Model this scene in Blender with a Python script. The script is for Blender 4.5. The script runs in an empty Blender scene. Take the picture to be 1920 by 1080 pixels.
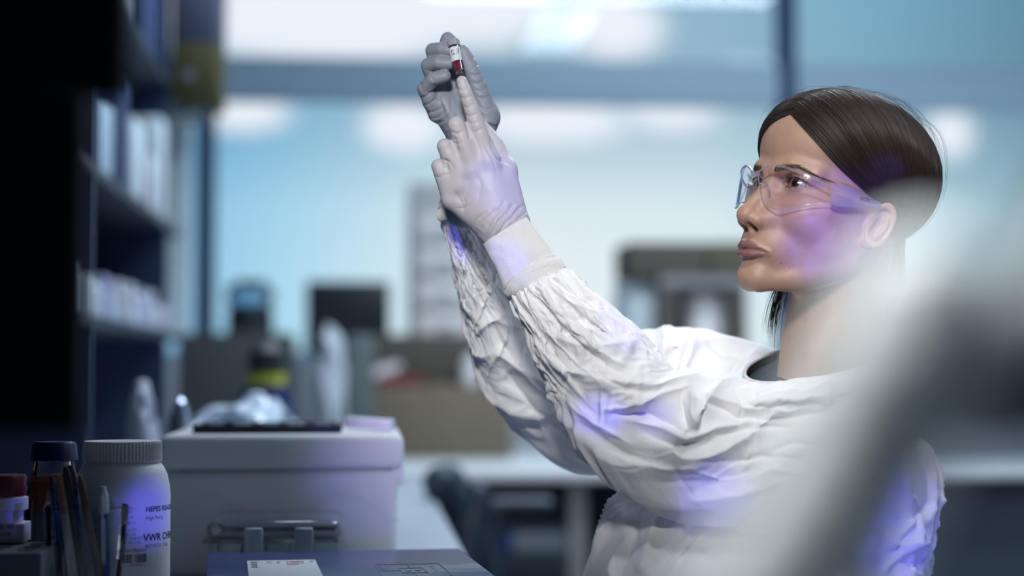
import bpy, bmesh, math, random
import numpy as np
from mathutils import Vector, Matrix
random.seed(7); rng = np.random.default_rng(11)
SC = bpy.context.scene
COL = SC.collection
R = math.radians

# ------------------------------------------------------------------ camera, world, exposure
CAM = np.array([0.0, 0.0, 1.0]); FPX = 3200.0
YAW = math.atan(280/3200); PIT = math.atan(160/3200)
FWD = np.array([math.sin(YAW)*math.cos(PIT), math.cos(YAW)*math.cos(PIT), math.sin(PIT)])
RGT = np.array([math.cos(YAW), -math.sin(YAW), 0.0])
UPV = np.cross(RGT, FWD)
def at(px, py, d):
    """point seen at pixel (px,py), d metres away along the view axis"""
    return CAM + d*(FWD + RGT*(px-960)/FPX + UPV*(540-py)/FPX)
cam = bpy.data.cameras.new('camera'); camo = bpy.data.objects.new('camera', cam); COL.objects.link(camo)
camo.location = CAM
camo.matrix_world = Matrix(((RGT[0],UPV[0],-FWD[0],CAM[0]),(RGT[1],UPV[1],-FWD[1],CAM[1]),(RGT[2],UPV[2],-FWD[2],CAM[2]),(0,0,0,1)))
cam.sensor_width = 36; cam.lens = 60; cam.clip_start = 0.02; cam.clip_end = 200
cam.dof.use_dof = True; cam.dof.focus_distance = 1.73; cam.dof.aperture_fstop = 60/34.0
SC.camera = camo
SC.view_settings.view_transform = 'Standard'; SC.view_settings.look = 'None'
SC.view_settings.exposure = 0.0; SC.view_settings.gamma = 1.0
SC.view_settings.use_curve_mapping = False

# world: bright overcast sky seen through the window, direction based
W = bpy.data.worlds.new('sky'); SC.world = W; W.use_nodes = True
wn = W.node_tree.nodes; wl = W.node_tree.links; wn.clear()
def N(t, **k):
    n = wn.new(t)
    for a, b in k.items(): setattr(n, a, b)
    return n
def wmath(op, a, b=None, c=None):
    n = N('ShaderNodeMath', operation=op)
    for i, v in enumerate((a, b, c)):
        if v is None: continue
        if isinstance(v, (int, float)): n.inputs[i].default_value = v
        else: wl.new(v, n.inputs[i])
    return n.outputs[0]
tc = N('ShaderNodeTexCoord'); sp = N('ShaderNodeSeparateXYZ'); wl.new(tc.outputs['Generated'], sp.inputs[0])
# azimuth / elevation (tangent) of the direction
ys = wmath('MAXIMUM', sp.outputs[1], 0.05)
az = wmath('DIVIDE', sp.outputs[0], ys); el = wmath('DIVIDE', sp.outputs[2], ys)
ramp = N('ShaderNodeValToRGB'); mr = N('ShaderNodeMapRange')
wl.new(el, mr.inputs[0]); mr.inputs[1].default_value = 0.0; mr.inputs[2].default_value = 0.25
wl.new(mr.outputs[0], ramp.inputs[0])
cr = ramp.color_ramp
cr.elements[0].position = 0.0; cr.elements[0].color = (.86,.92,.94,1)
cr.elements[1].position = 1.0; cr.elements[1].color = (.30,.50,.66,1)
for p_, c_ in ((.25,(.84,.90,.92,1)),(.39,(.77,.85,.885,1)),(.50,(.58,.71,.78,1)),(.60,(.46,.60,.69,1)),(.75,(.33,.49,.60,1))):
    e = cr.elements.new(p_); e.color = c_
# left side bluer, right side duller
azr = N('ShaderNodeValToRGB'); mr2 = N('ShaderNodeMapRange'); wl.new(az, mr2.inputs[0])
mr2.inputs[1].default_value = -.15; mr2.inputs[2].default_value = .42; wl.new(mr2.outputs[0], azr.inputs[0])
a_ = azr.color_ramp; a_.elements[0].position = 0; a_.elements[0].color = (.26,.55,.84,1)
a_.elements[1].position = 1; a_.elements[1].color = (.40,.52,.58,1)
for p_, c_ in ((.18,(.52,.80,.96,1)),(.38,(1,1,1,1)),(.62,(.98,1.0,1.0,1)),(.80,(.66,.84,.90,1))):
    e = a_.elements.new(p_); e.color = c_
mul = N('ShaderNodeMix', data_type='RGBA', blend_type='MULTIPLY'); mul.inputs[0].default_value = 1
wl.new(ramp.outputs[0], mul.inputs[6]); wl.new(azr.outputs[0], mul.inputs[7])
noi = N('ShaderNodeTexNoise'); noi.inputs['Scale'].default_value = 9; noi.inputs['Detail'].default_value = 3
wl.new(tc.outputs['Generated'], noi.inputs['Vector'])
nz = wmath('MULTIPLY_ADD', noi.outputs[0], 0.5, -0.25)
def blob(a0, e0, sa, se, hard=1.6):
    da = wmath('DIVIDE', wmath('SUBTRACT', az, a0), sa); de = wmath('DIVIDE', wmath('SUBTRACT', el, e0), se)
    r = wmath('SQRT', wmath('ADD', wmath('MULTIPLY', da, da), wmath('MULTIPLY', de, de)))
    r = wmath('ADD', r, nz)
    m = N('ShaderNodeMapRange', interpolation_type='SMOOTHSTEP'); wl.new(r, m.inputs[0])
    m.inputs[1].default_value = hard; m.inputs[2].default_value = 0.75; m.inputs[3].default_value = 0; m.inputs[4].default_value = 1
    return m.outputs[0]
def ae(px, py):
    v = FWD + RGT*(px-960)/FPX + UPV*(540-py)/FPX
    return v[0]/v[1], v[2]/v[1]
cl = None
for (px, py, sx, sy, h) in ((600,-30,470,160,1.25),(905,-20,150,120,1.3),(760,238,70,42,1.5),(1030,228,140,38,1.5),(450,212,70,26,1.9),(1150,50,75,50,1.8),(1255,212,60,22,2.2),(1780,250,30,30,2.4)):
    a0, e0 = ae(px, py); b = blob(a0, e0, sx/FPX, sy/FPX, h)
    cl = b if cl is None else wmath('MAXIMUM', cl, b)
mixc = N('ShaderNodeMix', data_type='RGBA'); wl.new(cl, mixc.inputs[0]); wl.new(mul.outputs[2], mixc.inputs[6])
mixc.inputs[7].default_value = (.90,.92,.98,1)
bg = N('ShaderNodeBackground'); wl.new(mixc.outputs[2], bg.inputs[0]); bg.inputs[1].default_value = 1.0
wo = N('ShaderNodeOutputWorld'); wl.new(bg.outputs[0], wo.inputs[0])

# ------------------------------------------------------------------ lights
def area(name, loc, target, size, power, color, sy=None, spread=None):
    l = bpy.data.lights.new(name, 'AREA'); l.energy = power; l.color = color; l.size = size
    if sy: l.shape = 'RECTANGLE'; l.size_y = sy
    if spread: l.spread = spread
    o = bpy.data.objects.new(name, l); COL.objects.link(o); o.location = loc
    d = Vector(target)-Vector(loc); o.rotation_euler = d.to_track_quat('-Z','Y').to_euler(); return o
def spot(name, loc, target, angle, power, color, blend=.3, rad=.01):
    l = bpy.data.lights.new(name, 'SPOT'); l.energy = power; l.color = color; l.spot_size = R(angle); l.spot_blend = blend
    l.shadow_soft_size = rad
    o = bpy.data.objects.new(name, l); COL.objects.link(o); o.location = loc
    d = Vector(target)-Vector(loc); o.rotation_euler = d.to_track_quat('-Z','Y').to_euler(); return o
# ceiling panels added out of view as fill light (x, y, size x, size y, watts, colour, spread, place); their fixtures are built with the room
ADDED_PANELS = [(1.1,2.9,.30,1.2,24,(.78,.88,1.0),None,'behind the woman'),
            (1.2,3.9,1.8,.30,60,(.80,.90,1.0),None,'in front of the window'),
            (-.05,3.6,.30,1.0,8,(.66,.80,1.0),110,'above the far end of the bench'),
            (2.4,1.6,.3,1.2,8,(.70,.84,1.0),None,'near the right wall')]
# spotlights added out of view to brighten the woman and the microscope (position, target, angle, watts, colour, place)
ADDED_SPOTS = [((-.15,.25,1.85),(.34,1.72,1.42),39,94,(1.0,.97,.96),'aimed at the woman from the front'),
         ((.35,.70,2.55),(.68,1.66,1.10),32,44,(.95,.97,1.0),'aimed down at the woman'),
         ((-.35,.75,2.45),tuple(at(1640,520,.40)),11.5,300,(.95,.98,1.0),'aimed at the microscope')]
# blue lamp right of the camera, its light split into added beams per patch
LAMP = tuple(at(2350,1250,.80))
for nm_, tg_, an_, pw_ in (('blue_beam_face', at(1575,440,1.66), 9, 55), ('blue_beam_forearm', at(1165,600,1.69), 4.5, 11), ('blue_beam_elbow', at(1330,930,1.66), 6, 15), ('blue_beam_crook', at(1210,775,1.68), 3.2, 12), ('blue_beam_far_sleeve', at(1010,735,1.85), 3.4, 26), ('blue_beam_far_wrist', at(885,455,1.78), 3.4, 24), ('blue_beam_back', at(1735,1000,1.60), 10, 40), ('blue_beam_bench', at(720,880,2.1), 9, 16), ('blue_beam_hands', at(955,350,1.70), 5, 24), ('blue_beam_shelf', at(235,420,2.6), 6, 14), ('blue_beam_bottle', at(266,955,1.68), 4.6, 34), ('blue_beam_tub', at(20,955,1.66), 2.6, 22), ('blue_beam_hair', at(1668,345,1.66), 3.6, 46)):
    spot(nm_, LAMP, tuple(tg_), an_, pw_, (.13,.11,1.0), 1.0, .008)
# ------------------------------------------------------------------ materials
MATS = {}
def mat(name, col, rough=.5, metal=0., spec=.5, trans=0., ior=1.45, alpha=1., sss=0., emit=None, estr=0., noise=None, bump=None, sheen=0., coat=0.):
    """noise=(scale, amount) colour variation, bump=(scale, strength[, detail])"""
    if name in MATS: return MATS[name]
    m = bpy.data.materials.new(name); m.use_nodes = True
    nt = m.node_tree; b = nt.nodes['Principled BSDF']
    b.inputs['Base Color'].default_value = (*col, 1); b.inputs['Roughness'].default_value = rough
    b.inputs['Metallic'].default_value = metal; b.inputs['Specular IOR Level'].default_value = spec
    b.inputs['Transmission Weight'].default_value = trans; b.inputs['IOR'].default_value = ior
    b.inputs['Alpha'].default_value = alpha; b.inputs['Sheen Weight'].default_value = sheen
    b.inputs['Coat Weight'].default_value = coat
    if sss: b.inputs['Subsurface Weight'].default_value = sss; b.inputs['Subsurface Radius'].default_value = (.01,.004,.002); b.inputs['Subsurface Scale'].default_value = 1
    if emit: b.inputs['Emission Color'].default_value = (*emit, 1); b.inputs['Emission Strength'].default_value = estr
    if noise or bump:
        tcn = nt.nodes.new('ShaderNodeTexCoord')
    if noise:
        n = nt.nodes.new('ShaderNodeTexNoise'); n.inputs['Scale'].default_value = noise[0]; n.inputs['Detail'].default_value = 5
        nt.links.new(tcn.outputs['Object'], n.inputs['Vector'])
        mx = nt.nodes.new('ShaderNodeMix'); mx.data_type = 'RGBA'
        mx.inputs[6].default_value = (*[c*(1-noise[1]) for c in col], 1); mx.inputs[7].default_value = (*[min(1, c*(1+noise[1])) for c in col], 1)
        nt.links.new(n.outputs[0], mx.inputs[0]); nt.links.new(mx.outputs[2], b.inputs['Base Color'])
    if bump:
        n = nt.nodes.new('ShaderNodeTexNoise'); n.inputs['Scale'].default_value = bump[0]; n.inputs['Detail'].default_value = bump[2] if len(bump) > 2 else 3
        nt.links.new(tcn.outputs['Object'], n.inputs['Vector'])
        bp = nt.nodes.new('ShaderNodeBump'); bp.inputs['Strength'].default_value = bump[1]; bp.inputs['Distance'].default_value = .002
        nt.links.new(n.outputs[0], bp.inputs['Height']); nt.links.new(bp.outputs[0], b.inputs['Normal'])
    MATS[name] = m; return m
def clear_mat(name, tint=(1,1,1), ior=1.45, rough=.02, base=0.0):
    """thin clear plastic / glass: transparent body, fresnel gloss"""
    if name in MATS: return MATS[name]
    m = bpy.data.materials.new(name); m.use_nodes = True; nt = m.node_tree; nt.nodes.clear()
    o = nt.nodes.new('ShaderNodeOutputMaterial'); mx = nt.nodes.new('ShaderNodeMixShader'); t = nt.nodes.new('ShaderNodeBsdfTransparent')
    g = nt.nodes.new('ShaderNodeBsdfGlossy'); f = nt.nodes.new('ShaderNodeLayerWeight'); f.inputs[0].default_value = .5 if ior > 1.4 else .3
    fr = nt.nodes.new('ShaderNodeFresnel'); fr.inputs[0].default_value = ior
    t.inputs[0].default_value = (*tint, 1); g.inputs[0].default_value = (1,1,1,1); g.inputs[1].default_value = rough
    ad = nt.nodes.new('ShaderNodeMath'); ad.operation = 'ADD'; ad.use_clamp = True; ad.inputs[1].default_value = base
    nt.links.new(fr.outputs[0], ad.inputs[0]); nt.links.new(ad.outputs[0], mx.inputs[0])
    nt.links.new(t.outputs[0], mx.inputs[1]); nt.links.new(g.outputs[0], mx.inputs[2]); nt.links.new(mx.outputs[0], o.inputs[0])
    MATS[name] = m; return m

# ------------------------------------------------------------------ object helpers
def link(name, me, m=None, parent=None, smooth=None):
    o = bpy.data.objects.new(name, me); COL.objects.link(o)
    if m is not None:
        for mm in (m if isinstance(m, (list, tuple)) else [m]): me.materials.append(mm)
    if parent is not None: o.parent = parent
    if smooth: me.polygons.foreach_set('use_smooth', np.ones(len(me.polygons), bool))
    return o
def tag(o, label=None, cat=None, group=None, kind=None):
    if label: o['label'] = label
    if cat: o['category'] = cat
    if group: o['group'] = group
    if kind: o['kind'] = kind
    return o
def thing(name, label, cat, loc=(0,0,0), rz=0, group=None, rot=None):
    o = bpy.data.objects.new(name, None); COL.objects.link(o); o.location = tuple(loc)
    o.rotation_euler = rot if rot else (0,0,rz); o.empty_display_size = .05
    return tag(o, label, cat, group)
def np_mesh(name, V, F, smooth=True):
    """V (n,3); F (m,k) uniform quads/tris"""
    me = bpy.data.meshes.new(name); V = np.asarray(V, np.float32); F = np.asarray(F, np.int32)
    me.vertices.add(len(V)); me.vertices.foreach_set('co', V.ravel())
    k = F.shape[1]; me.loops.add(F.size); me.loops.foreach_set('vertex_index', F.ravel())
    me.polygons.add(len(F)); me.polygons.foreach_set('loop_start', np.arange(0, F.size, k, dtype=np.int32))
    me.polygons.foreach_set('loop_total', np.full(len(F), k, np.int32))
    me.polygons.foreach_set('use_smooth', np.full(len(F), smooth, bool))
    me.update(calc_edges=True); me.validate(); return me
class MB:
    """collects shapes into one mesh"""
    def __init__(s): s.bm = bmesh.new()
    def _m(s, verts, M):
        bmesh.ops.transform(s.bm, matrix=M, verts=verts)
    def box(s, c, size, rot=(0,0,0), bev=0., seg=2):
        r = bmesh.ops.create_cube(s.bm, size=1); vs = r['verts']
        M = Matrix.Translation(Vector(c)) @ Matrix(((1,0,0,0),(0,1,0,0),(0,0,1,0),(0,0,0,1)))
        from mathutils import Euler
        M = Matrix.Translation(Vector(c)) @ Euler(rot).to_matrix().to_4x4() @ Matrix.Diagonal((*size, 1))
        s._m(vs, M)
        if bev:
            es = set(e for v in vs for e in v.link_edges)
            bmesh.ops.bevel(s.bm, geom=list(es), offset=bev, segments=seg, affect='EDGES', profile=.5)
        return s
    def bounds(s, x0, x1, y0, y1, z0, z1, bev=0., seg=2):
        return s.box(((x0+x1)/2,(y0+y1)/2,(z0+z1)/2), (abs(x1-x0),abs(y1-y0),abs(z1-z0)), bev=bev, seg=seg)
    def lathe(s, prof, c=(0,0,0), n=40, M=None, cap=True, flute=None):
        """prof [(r,z)...] around z"""
        rings = []
        for (r, z) in prof:
            ring = []
            for i in range(n):
                a = 2*math.pi*i/n; rr = r
                if flute and flute[0] <= z <= flute[1] and i % 2: rr = r*flute[2]
                ring.append(s.bm.verts.new((c[0]+rr*math.cos(a), c[1]+rr*math.sin(a), c[2]+z)))
            rings.append(ring)
        for a, b in zip(rings, rings[1:]):
            for i in range(n): s.bm.faces.new((a[i], a[(i+1)%n], b[(i+1)%n], b[i]))
        if cap:
            if prof[0][0] > 1e-5: s.bm.faces.new(rings[0][::-1])
            if prof[-1][0] > 1e-5: s.bm.faces.new(rings[-1])
        if M is not None: s._m([v for r_ in rings for v in r_], M)
        return s
    def tube(s, pts, rad, n=10, cap=True):
        pts = [Vector(p) for p in pts]; m = len(pts)
        rr = rad if isinstance(rad, (list, tuple)) else [rad]*m
        up = None; rings = []
        for i, p in enumerate(pts):
            t = (pts[min(i+1,m-1)]-pts[max(i-1,0)]).normalized()
            if up is None: up = Vector((0,0,1)) if abs(t.z) < .9 else Vector((1,0,0))
            a = t.cross(up).normalized(); b = a.cross(t).normalized(); up = b
            rings.append([s.bm.verts.new(p + a*math.cos(2*math.pi*k/n)*rr[i] + b*math.sin(2*math.pi*k/n)*rr[i]) for k in range(n)])
        for a, b in zip(rings, rings[1:]):
            for i in range(n): s.bm.faces.new((a[i], a[(i+1)%n], b[(i+1)%n], b[i]))
        if cap: s.bm.faces.new(rings[0][::-1]); s.bm.faces.new(rings[-1])
        return s
    def prism(s, pts, off):
        """closed 3D polygon extruded by vector off"""
        a = [s.bm.verts.new(Vector(p)) for p in pts]; b = [s.bm.verts.new(Vector(p)+Vector(off)) for p in pts]
        s.bm.faces.new(a); s.bm.faces.new(b[::-1]); n = len(a)
        for i in range(n): s.bm.faces.new((a[i], b[i], b[(i+1)%n], a[(i+1)%n]))
        return s
    def quad(s, *pts):
        s.bm.faces.new([s.bm.verts.new(Vector(p)) for p in pts]); return s
    def build(s, name, m, parent=None, smooth=True, kind=None):
        bmesh.ops.recalc_face_normals(s.bm, faces=s.bm.faces)
        me = bpy.data.meshes.new(name); s.bm.to_mesh(me); s.bm.free()
        o = link(name, me, m, parent)
        if smooth:
            me.polygons.foreach_set('use_smooth', np.ones(len(me.polygons), bool))
            try: me.set_sharp_from_angle(angle=R(35))
            except Exception: pass
        if kind: o['kind'] = kind
        return o
def text_mesh(name, body, size, M, m, parent=None, ext=.0002, align='LEFT', bold=False):
    c = bpy.data.curves.new(name, 'FONT'); c.body = body; c.size = size; c.extrude = ext; c.align_x = align; c.resolution_u = 2
    if bold: c.offset = size*.03
    to = bpy.data.objects.new(name, c); COL.objects.link(to)
    dg = bpy.context.evaluated_depsgraph_get(); me = bpy.data.meshes.new_from_object(to.evaluated_get(dg))
    bpy.data.objects.remove(to, do_unlink=True); me.transform(M)
    return me
def join_meshes(name, mes, m, parent=None):
    bm = bmesh.new()
    for me in mes: bm.from_mesh(me)
    out = bpy.data.meshes.new(name); bm.to_mesh(out); bm.free()
    return link(name, out, m, parent)
def basis(origin, x, y, z):
    return Matrix(((x[0],y[0],z[0],origin[0]),(x[1],y[1],z[1],origin[1]),(x[2],y[2],z[2],origin[2]),(0,0,0,1)))

# ------------------------------------------------------------------ distance fields and surface nets
def smin(a, b, k):
    h = np.maximum(k-np.abs(a-b), 0)/k; return np.minimum(a, b)-h*h*k*.25
def smax(a, b, k): return -smin(-a, -b, k)
def ell(P, c, r, Rm=None):
    q = P-np.asarray(c, np.float32)
    if Rm is not None: q = q@Rm
    r = np.asarray(r, np.float32); k0 = np.linalg.norm(q/r, axis=1); k1 = np.linalg.norm(q/(r*r), axis=1)+1e-9
    return k0*(k0-1)/k1
def cap(P, a, b, ra, rb):
    a = np.asarray(a, np.float32); b = np.asarray(b, np.float32); d = b-a; q = P-a
    t = np.clip(q@d/max(float(d@d), 1e-12), 0, 1); return np.linalg.norm(q-t[:,None]*d, axis=1)-(ra+(rb-ra)*t)
def chain(P, pts, rad, k=None):
    v = None
    for i in range(len(pts)-1):
        c = cap(P, pts[i], pts[i+1], rad[i], rad[i+1]); v = c if v is None else (np.minimum(v, c) if not k else smin(v, c, k))
    return v
def surface_nets(f, lo, hi, h, blk=8):
    lo = np.asarray(lo, float); hi = np.asarray(hi, float)
    nb = np.ceil((hi-lo)/h/blk).astype(int); n = nb*blk
    cx = [lo[i]+(np.arange(nb[i])+.5)*blk*h for i in range(3)]
    G = np.stack(np.meshgrid(*cx, indexing='ij'), -1).reshape(-1,3).astype(np.float32)
    fc = f(G).astype(np.float32).reshape(nb)
    A = np.repeat(np.repeat(np.repeat(fc, blk, 0), blk, 1), blk, 2)
    act = np.argwhere(np.abs(fc) < blk*h*1.9)
    off = np.stack(np.meshgrid(*[np.arange(blk)]*3, indexing='ij'), -1).reshape(-1,3)
    for s in range(0, len(act), 1500):
        idx = (act[s:s+1500,None,:]*blk+off[None]).reshape(-1,3)
        v = f((lo+idx*h).astype(np.float32))
        A[idx[:,0],idx[:,1],idx[:,2]] = v
    S = A < 0
    c = S[:-1,:-1,:-1].astype(np.int8)
    tot = sum(S[i:n[0]-1+i, j:n[1]-1+j, k:n[2]-1+k].astype(np.int8) for i in (0,1) for j in (0,1) for k in (0,1))
    ac = np.argwhere((tot > 0) & (tot < 8)); vid = -np.ones(tot.shape, np.int32); vid[ac[:,0],ac[:,1],ac[:,2]] = np.arange(len(ac))
    C = np.array([(i,j,k) for i in (0,1) for j in (0,1) for k in (0,1)])
    vals = np.stack([A[ac[:,0]+i, ac[:,1]+j, ac[:,2]+k] for i,j,k in C], 1)
    acc = np.zeros((len(ac),3)); cnt = np.zeros(len(ac))
    for p in range(8):
        for q in range(p+1, 8):
            if np.abs(C[p]-C[q]).sum() != 1: continue
            a, b = vals[:,p], vals[:,q]; m = (a < 0) != (b < 0)
            t = np.where(m, a/np.where(m, a-b, 1), 0); t = np.clip(t, 0, 1)
            acc += np.where(m[:,None], C[p]+t[:,None]*(C[q]-C[p]), 0); cnt += m
    V = lo+(ac+acc/cnt[:,None])*h
    F = []
    for ax in range(3):
        o1, o2 = (ax+1)%3, (ax+2)%3
        sl0 = [slice(None)]*3; sl1 = [slice(None)]*3
        sl0[ax] = slice(0, n[ax]-1); sl1[ax] = slice(1, n[ax])
        a = S[tuple(sl0)]; b = S[tuple(sl1)]; e = np.argwhere(a != b)
        e = e[(e[:,o1] > 0) & (e[:,o2] > 0) & (e[:,o1] < n[o1]-1) & (e[:,o2] < n[o2]-1)]
        fl = a[e[:,0],e[:,1],e[:,2]]
        u = np.zeros(3, int); u[o1] = 1; w = np.zeros(3, int); w[o2] = 1
        g = lambda d: vid[d[:,0],d[:,1],d[:,2]]
        q = np.stack([g(e-u-w), g(e-w), g(e), g(e-u)], 1)
        q = np.where(fl[:,None], q, q[:,::-1]); F.append(q)
    F = np.concatenate(F); F = F[(F >= 0).all(1)]
    return V, F
def relax(V, F, it=2, lam=.5):
    e = np.concatenate([F[:,[0,1]],F[:,[1,2]],F[:,[2,3]],F[:,[3,0]]]); i = np.concatenate([e[:,0],e[:,1]]); j = np.concatenate([e[:,1],e[:,0]])
    deg = np.bincount(i, minlength=len(V)).astype(float); deg[deg == 0] = 1
    for _ in range(it):
        for l in (lam, -lam*1.04):
            S_ = np.stack([np.bincount(i, weights=V[j,a], minlength=len(V)) for a in range(3)], 1)/deg[:,None]
            V = V+l*(S_-V)
    return V
def vnoise(P, seed=0):
    """smooth value noise in [-1,1] on (n,3)"""
    P = np.asarray(P, float); i = np.floor(P).astype(np.int64); f = P-i; f = f*f*f*(f*(f*6-15)+10)
    def hsh(a, b, c):
        h = (a*374761393+b*668265263+c*2147483647+seed*974634777) & 0xffffffff
        h = ((h ^ (h >> 13))*1274126177) & 0xffffffff; h = h ^ (h >> 16); return (h & 0xffff)/32767.5-1
    out = 0
    for dx in (0,1):
        for dy in (0,1):
            for dz in (0,1):
                w = (f[:,0] if dx else 1-f[:,0])*(f[:,1] if dy else 1-f[:,1])*(f[:,2] if dz else 1-f[:,2])
                out = out+w*hsh(i[:,0]+dx, i[:,1]+dy, i[:,2]+dz)
    return out
def attr(me, name, vals):
    a = me.attributes.new(name, 'FLOAT', 'POINT'); a.data.foreach_set('value', np.asarray(vals, np.float32))
# ------------------------------------------------------------------ the woman's head (millimetres: x to her left, y forward, z up, origin between the ears at eye height)
HS = 0.001
def head_frame(yaw=29, pitch=13, roll=3, px=1573, py=383, d=1.758):
    y, p, r = R(yaw), R(pitch), R(roll)
    B = np.array([[0,-1,0],[1,0,0],[0,0,1.]])
    Pm = np.array([[1,0,0],[0,math.cos(p),-math.sin(p)],[0,math.sin(p),math.cos(p)]])
    Rm = np.array([[math.cos(r),0,math.sin(r)],[0,1,0],[-math.sin(r),0,math.cos(r)]])
    Ym = np.array([[math.cos(y),math.sin(y),0],[-math.sin(y),math.cos(y),0],[0,0,1.]])
    M = Ym@B@Pm@Rm                     # rows: right, towards camera, up
    Wm = np.stack([RGT, -FWD, UPV], 1)@M
    return Wm, at(px, py, d)
HM, HO = head_frame()
def h2w(P): return HO+np.asarray(P, float)@HM.T*HS
def w2h(P): return (np.asarray(P, float)-HO)@HM/HS
NECK_A = np.array([0,-22,-60.]); 
def rotz(a):
    c, s = math.cos(R(a)), math.sin(R(a)); return np.array([[c,-s,0],[s,c,0],[0,0,1.]], np.float32)
def rotx(a):
    c, s = math.cos(R(a)), math.sin(R(a)); return np.array([[1,0,0],[0,c,-s],[0,s,c]], np.float32)
def skull(P):
    X = P.copy(); X[:,0] = np.abs(X[:,0])
    f = ell(P, (0,-4,36), (73,92,74))
    f = smin(f, ell(P, (0,24,48), (66,72,56)), 20)          # forehead
    f = smin(f, ell(X, (0,52,-18), (55,44,52)), 16)         # mid face
    return f
def face(P):
    X = P.copy(); X[:,0] = np.abs(X[:,0])
    f = skull(P)
    f = smin(f, cap(X, (53,54,-18), (65,10,-14), 9, 7), 14)      # cheekbone
    f = smin(f, ell(X, (37,66,-30), (20,20,20)), 16)         # cheek
    f = smin(f, chain(X, [(50,-2,-30),(46,14,-66),(28,56,-92),(10,82,-99)], [14,13,12,10]), 20)   # jaw
    f = smin(f, ell(X, (32,30,-42), (32,36,36)), 18)
    f = smin(f, ell(P, (0,40,-66), (42,50,34)), 16)          # mouth floor
    f = smin(f, ell(P, (0,78,-63), (30,24,26)), 14)
    f = smin(f, ell(P, (0,86,-97), (17,14.5,13)), 12)        # chin
    f = smin(f, chain(X, [(6,88,11),(26,87,16),(46,72,12)], [7,6.5,6]), 11)   # brow
    f = smax(f, -ell(X, (32,97,-2), (18,13,11)), 12)         # socket
    f = smax(f, -ell(X, (17,97,-4), (7,10,9)), 8)
    # neck
    f = smin(f, cap(P, (0,-22,-40), (0,-40,-240), 47, 50), 16)
    f = smin(f, cap(X, (48,-12,-45), (14,6,-190), 10, 8), 16)
    # nose
    n = cap(P, (0,90,0), (0,110,-34), 5.5, 6.5)
    n = smin(n, ell(P, (0,110,-39.5), (10,10.5,9.2)), 6)
    n = smin(n, ell(X, (11,100,-43), (7.6,11,8)), 5)
    n = smin(n, ell(X, (15,88,-34), (10,9,13)), 8)
    n = smin(n, cap(P, (0,108,-45), (0,98,-51), 3.6, 4), 4)
    n = smin(n, cap(X, (4,86,-8), (13,90,-36), 7, 7), 10)
    n = smin(n, cap(X, (3,97,-22), (6.5,99,-37), 5.2, 5.5), 6)
    f = smin(f, n, 7)
    f = smax(f, -ell(X, (6.8,104.5,-50.5), (4.3,8,5.5), None), 2.0)    # nostril
    # lids around the eyeball
    e = np.array([31,74.5,0.]); q = X-e; rr = np.linalg.norm(q, axis=1)
    u = q[:,0]/14.5; u2 = np.clip(u, -1.05, 1.05)
    top = 4.9*(1-np.abs(u2+.10)**2.2)+.5+.6*u2; bot = -4.4*(1-np.abs(u2-.12)**2.0)+.5+.6*u2
    op = np.maximum(q[:,2]-top, bot-q[:,2]); op = np.maximum(op, (np.abs(u)-1)*14.5)
    lid = rr-13.6
    f = smin(f, lid, 5)
    f = smax(f, -np.maximum(np.maximum(np.abs(q[:,2]-top-3.2)-.45, 9-q[:,1]), (np.abs(u)-1.0)*14), 2.0)
    f = smax(f, -np.maximum(op, 4-q[:,1]), 1.0)
    # lips
    up = smin(chain(X, [(0,104,-66.5),(5,103.5,-65.5),(15,98.5,-68.5),(24.5,91,-72)], [2.7,3.1,2.6,1.2]), chain(X, [(0,104.5,-68),(14,99.5,-70)], [3.2,2.4]), 3)
    lo = chain(X, [(0,102.5,-77),(9,101,-76.8),(18,95,-74.8),(24,90.5,-73)], [3.9,3.6,2.5,1.1])
    f = smin(f, up, 3.2); f = smin(f, lo, 3.2)
    f = smax(f, -chain(X, [(0,108.3,-72.2),(10,105.3,-71.9),(19,98.5,-72.6),(26.5,91,-73)], [1.3,1.2,1.0,.7]), 1.6)
    f = smax(f, -cap(P, (0,109,-54), (0,110.5,-61), 1.8, 2.0), 3.5)   # philtrum
    f = smax(f, -ell(X, (0,106,-87), (13,5,4.5)), 6)          # fold under the lip
    # ears
    er = np.array([71,2,-22.]); A = rotz(24)@rotx(14); q = (X-er.astype(np.float32))@A/.86
    rim = np.sqrt((np.sqrt((q[:,1]/13.5)**2+(q[:,2]/24)**2+1e-9)-1)**2*15**2+(q[:,0]-4-.12*np.abs(q[:,2]-4))**2)-2.7
    rim = np.where(q[:,2] < -18, rim+.0, rim)
    bowl = ell(q, (1.5,0,2), (3.5,14,24)); bowl = smax(bowl, -ell(q, (6,2,-2), (5,8,12)), 3)
    anti = chain(q, [(4,-5,13),(5,-7,2),(4,-4,-10)], [2.2,2.6,2.0])
    lobe = ell(q, (2,3,-24), (3.2,7.5,7.5)); tr = ell(q, (3,11,-4), (3.5,3,5.5))
    ear = smin(smin(smin(rim, bowl, 2), lobe, 5), smin(anti, tr, 2), 3)
    f = smin(f, ear*.86, 4)
    return f
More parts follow.
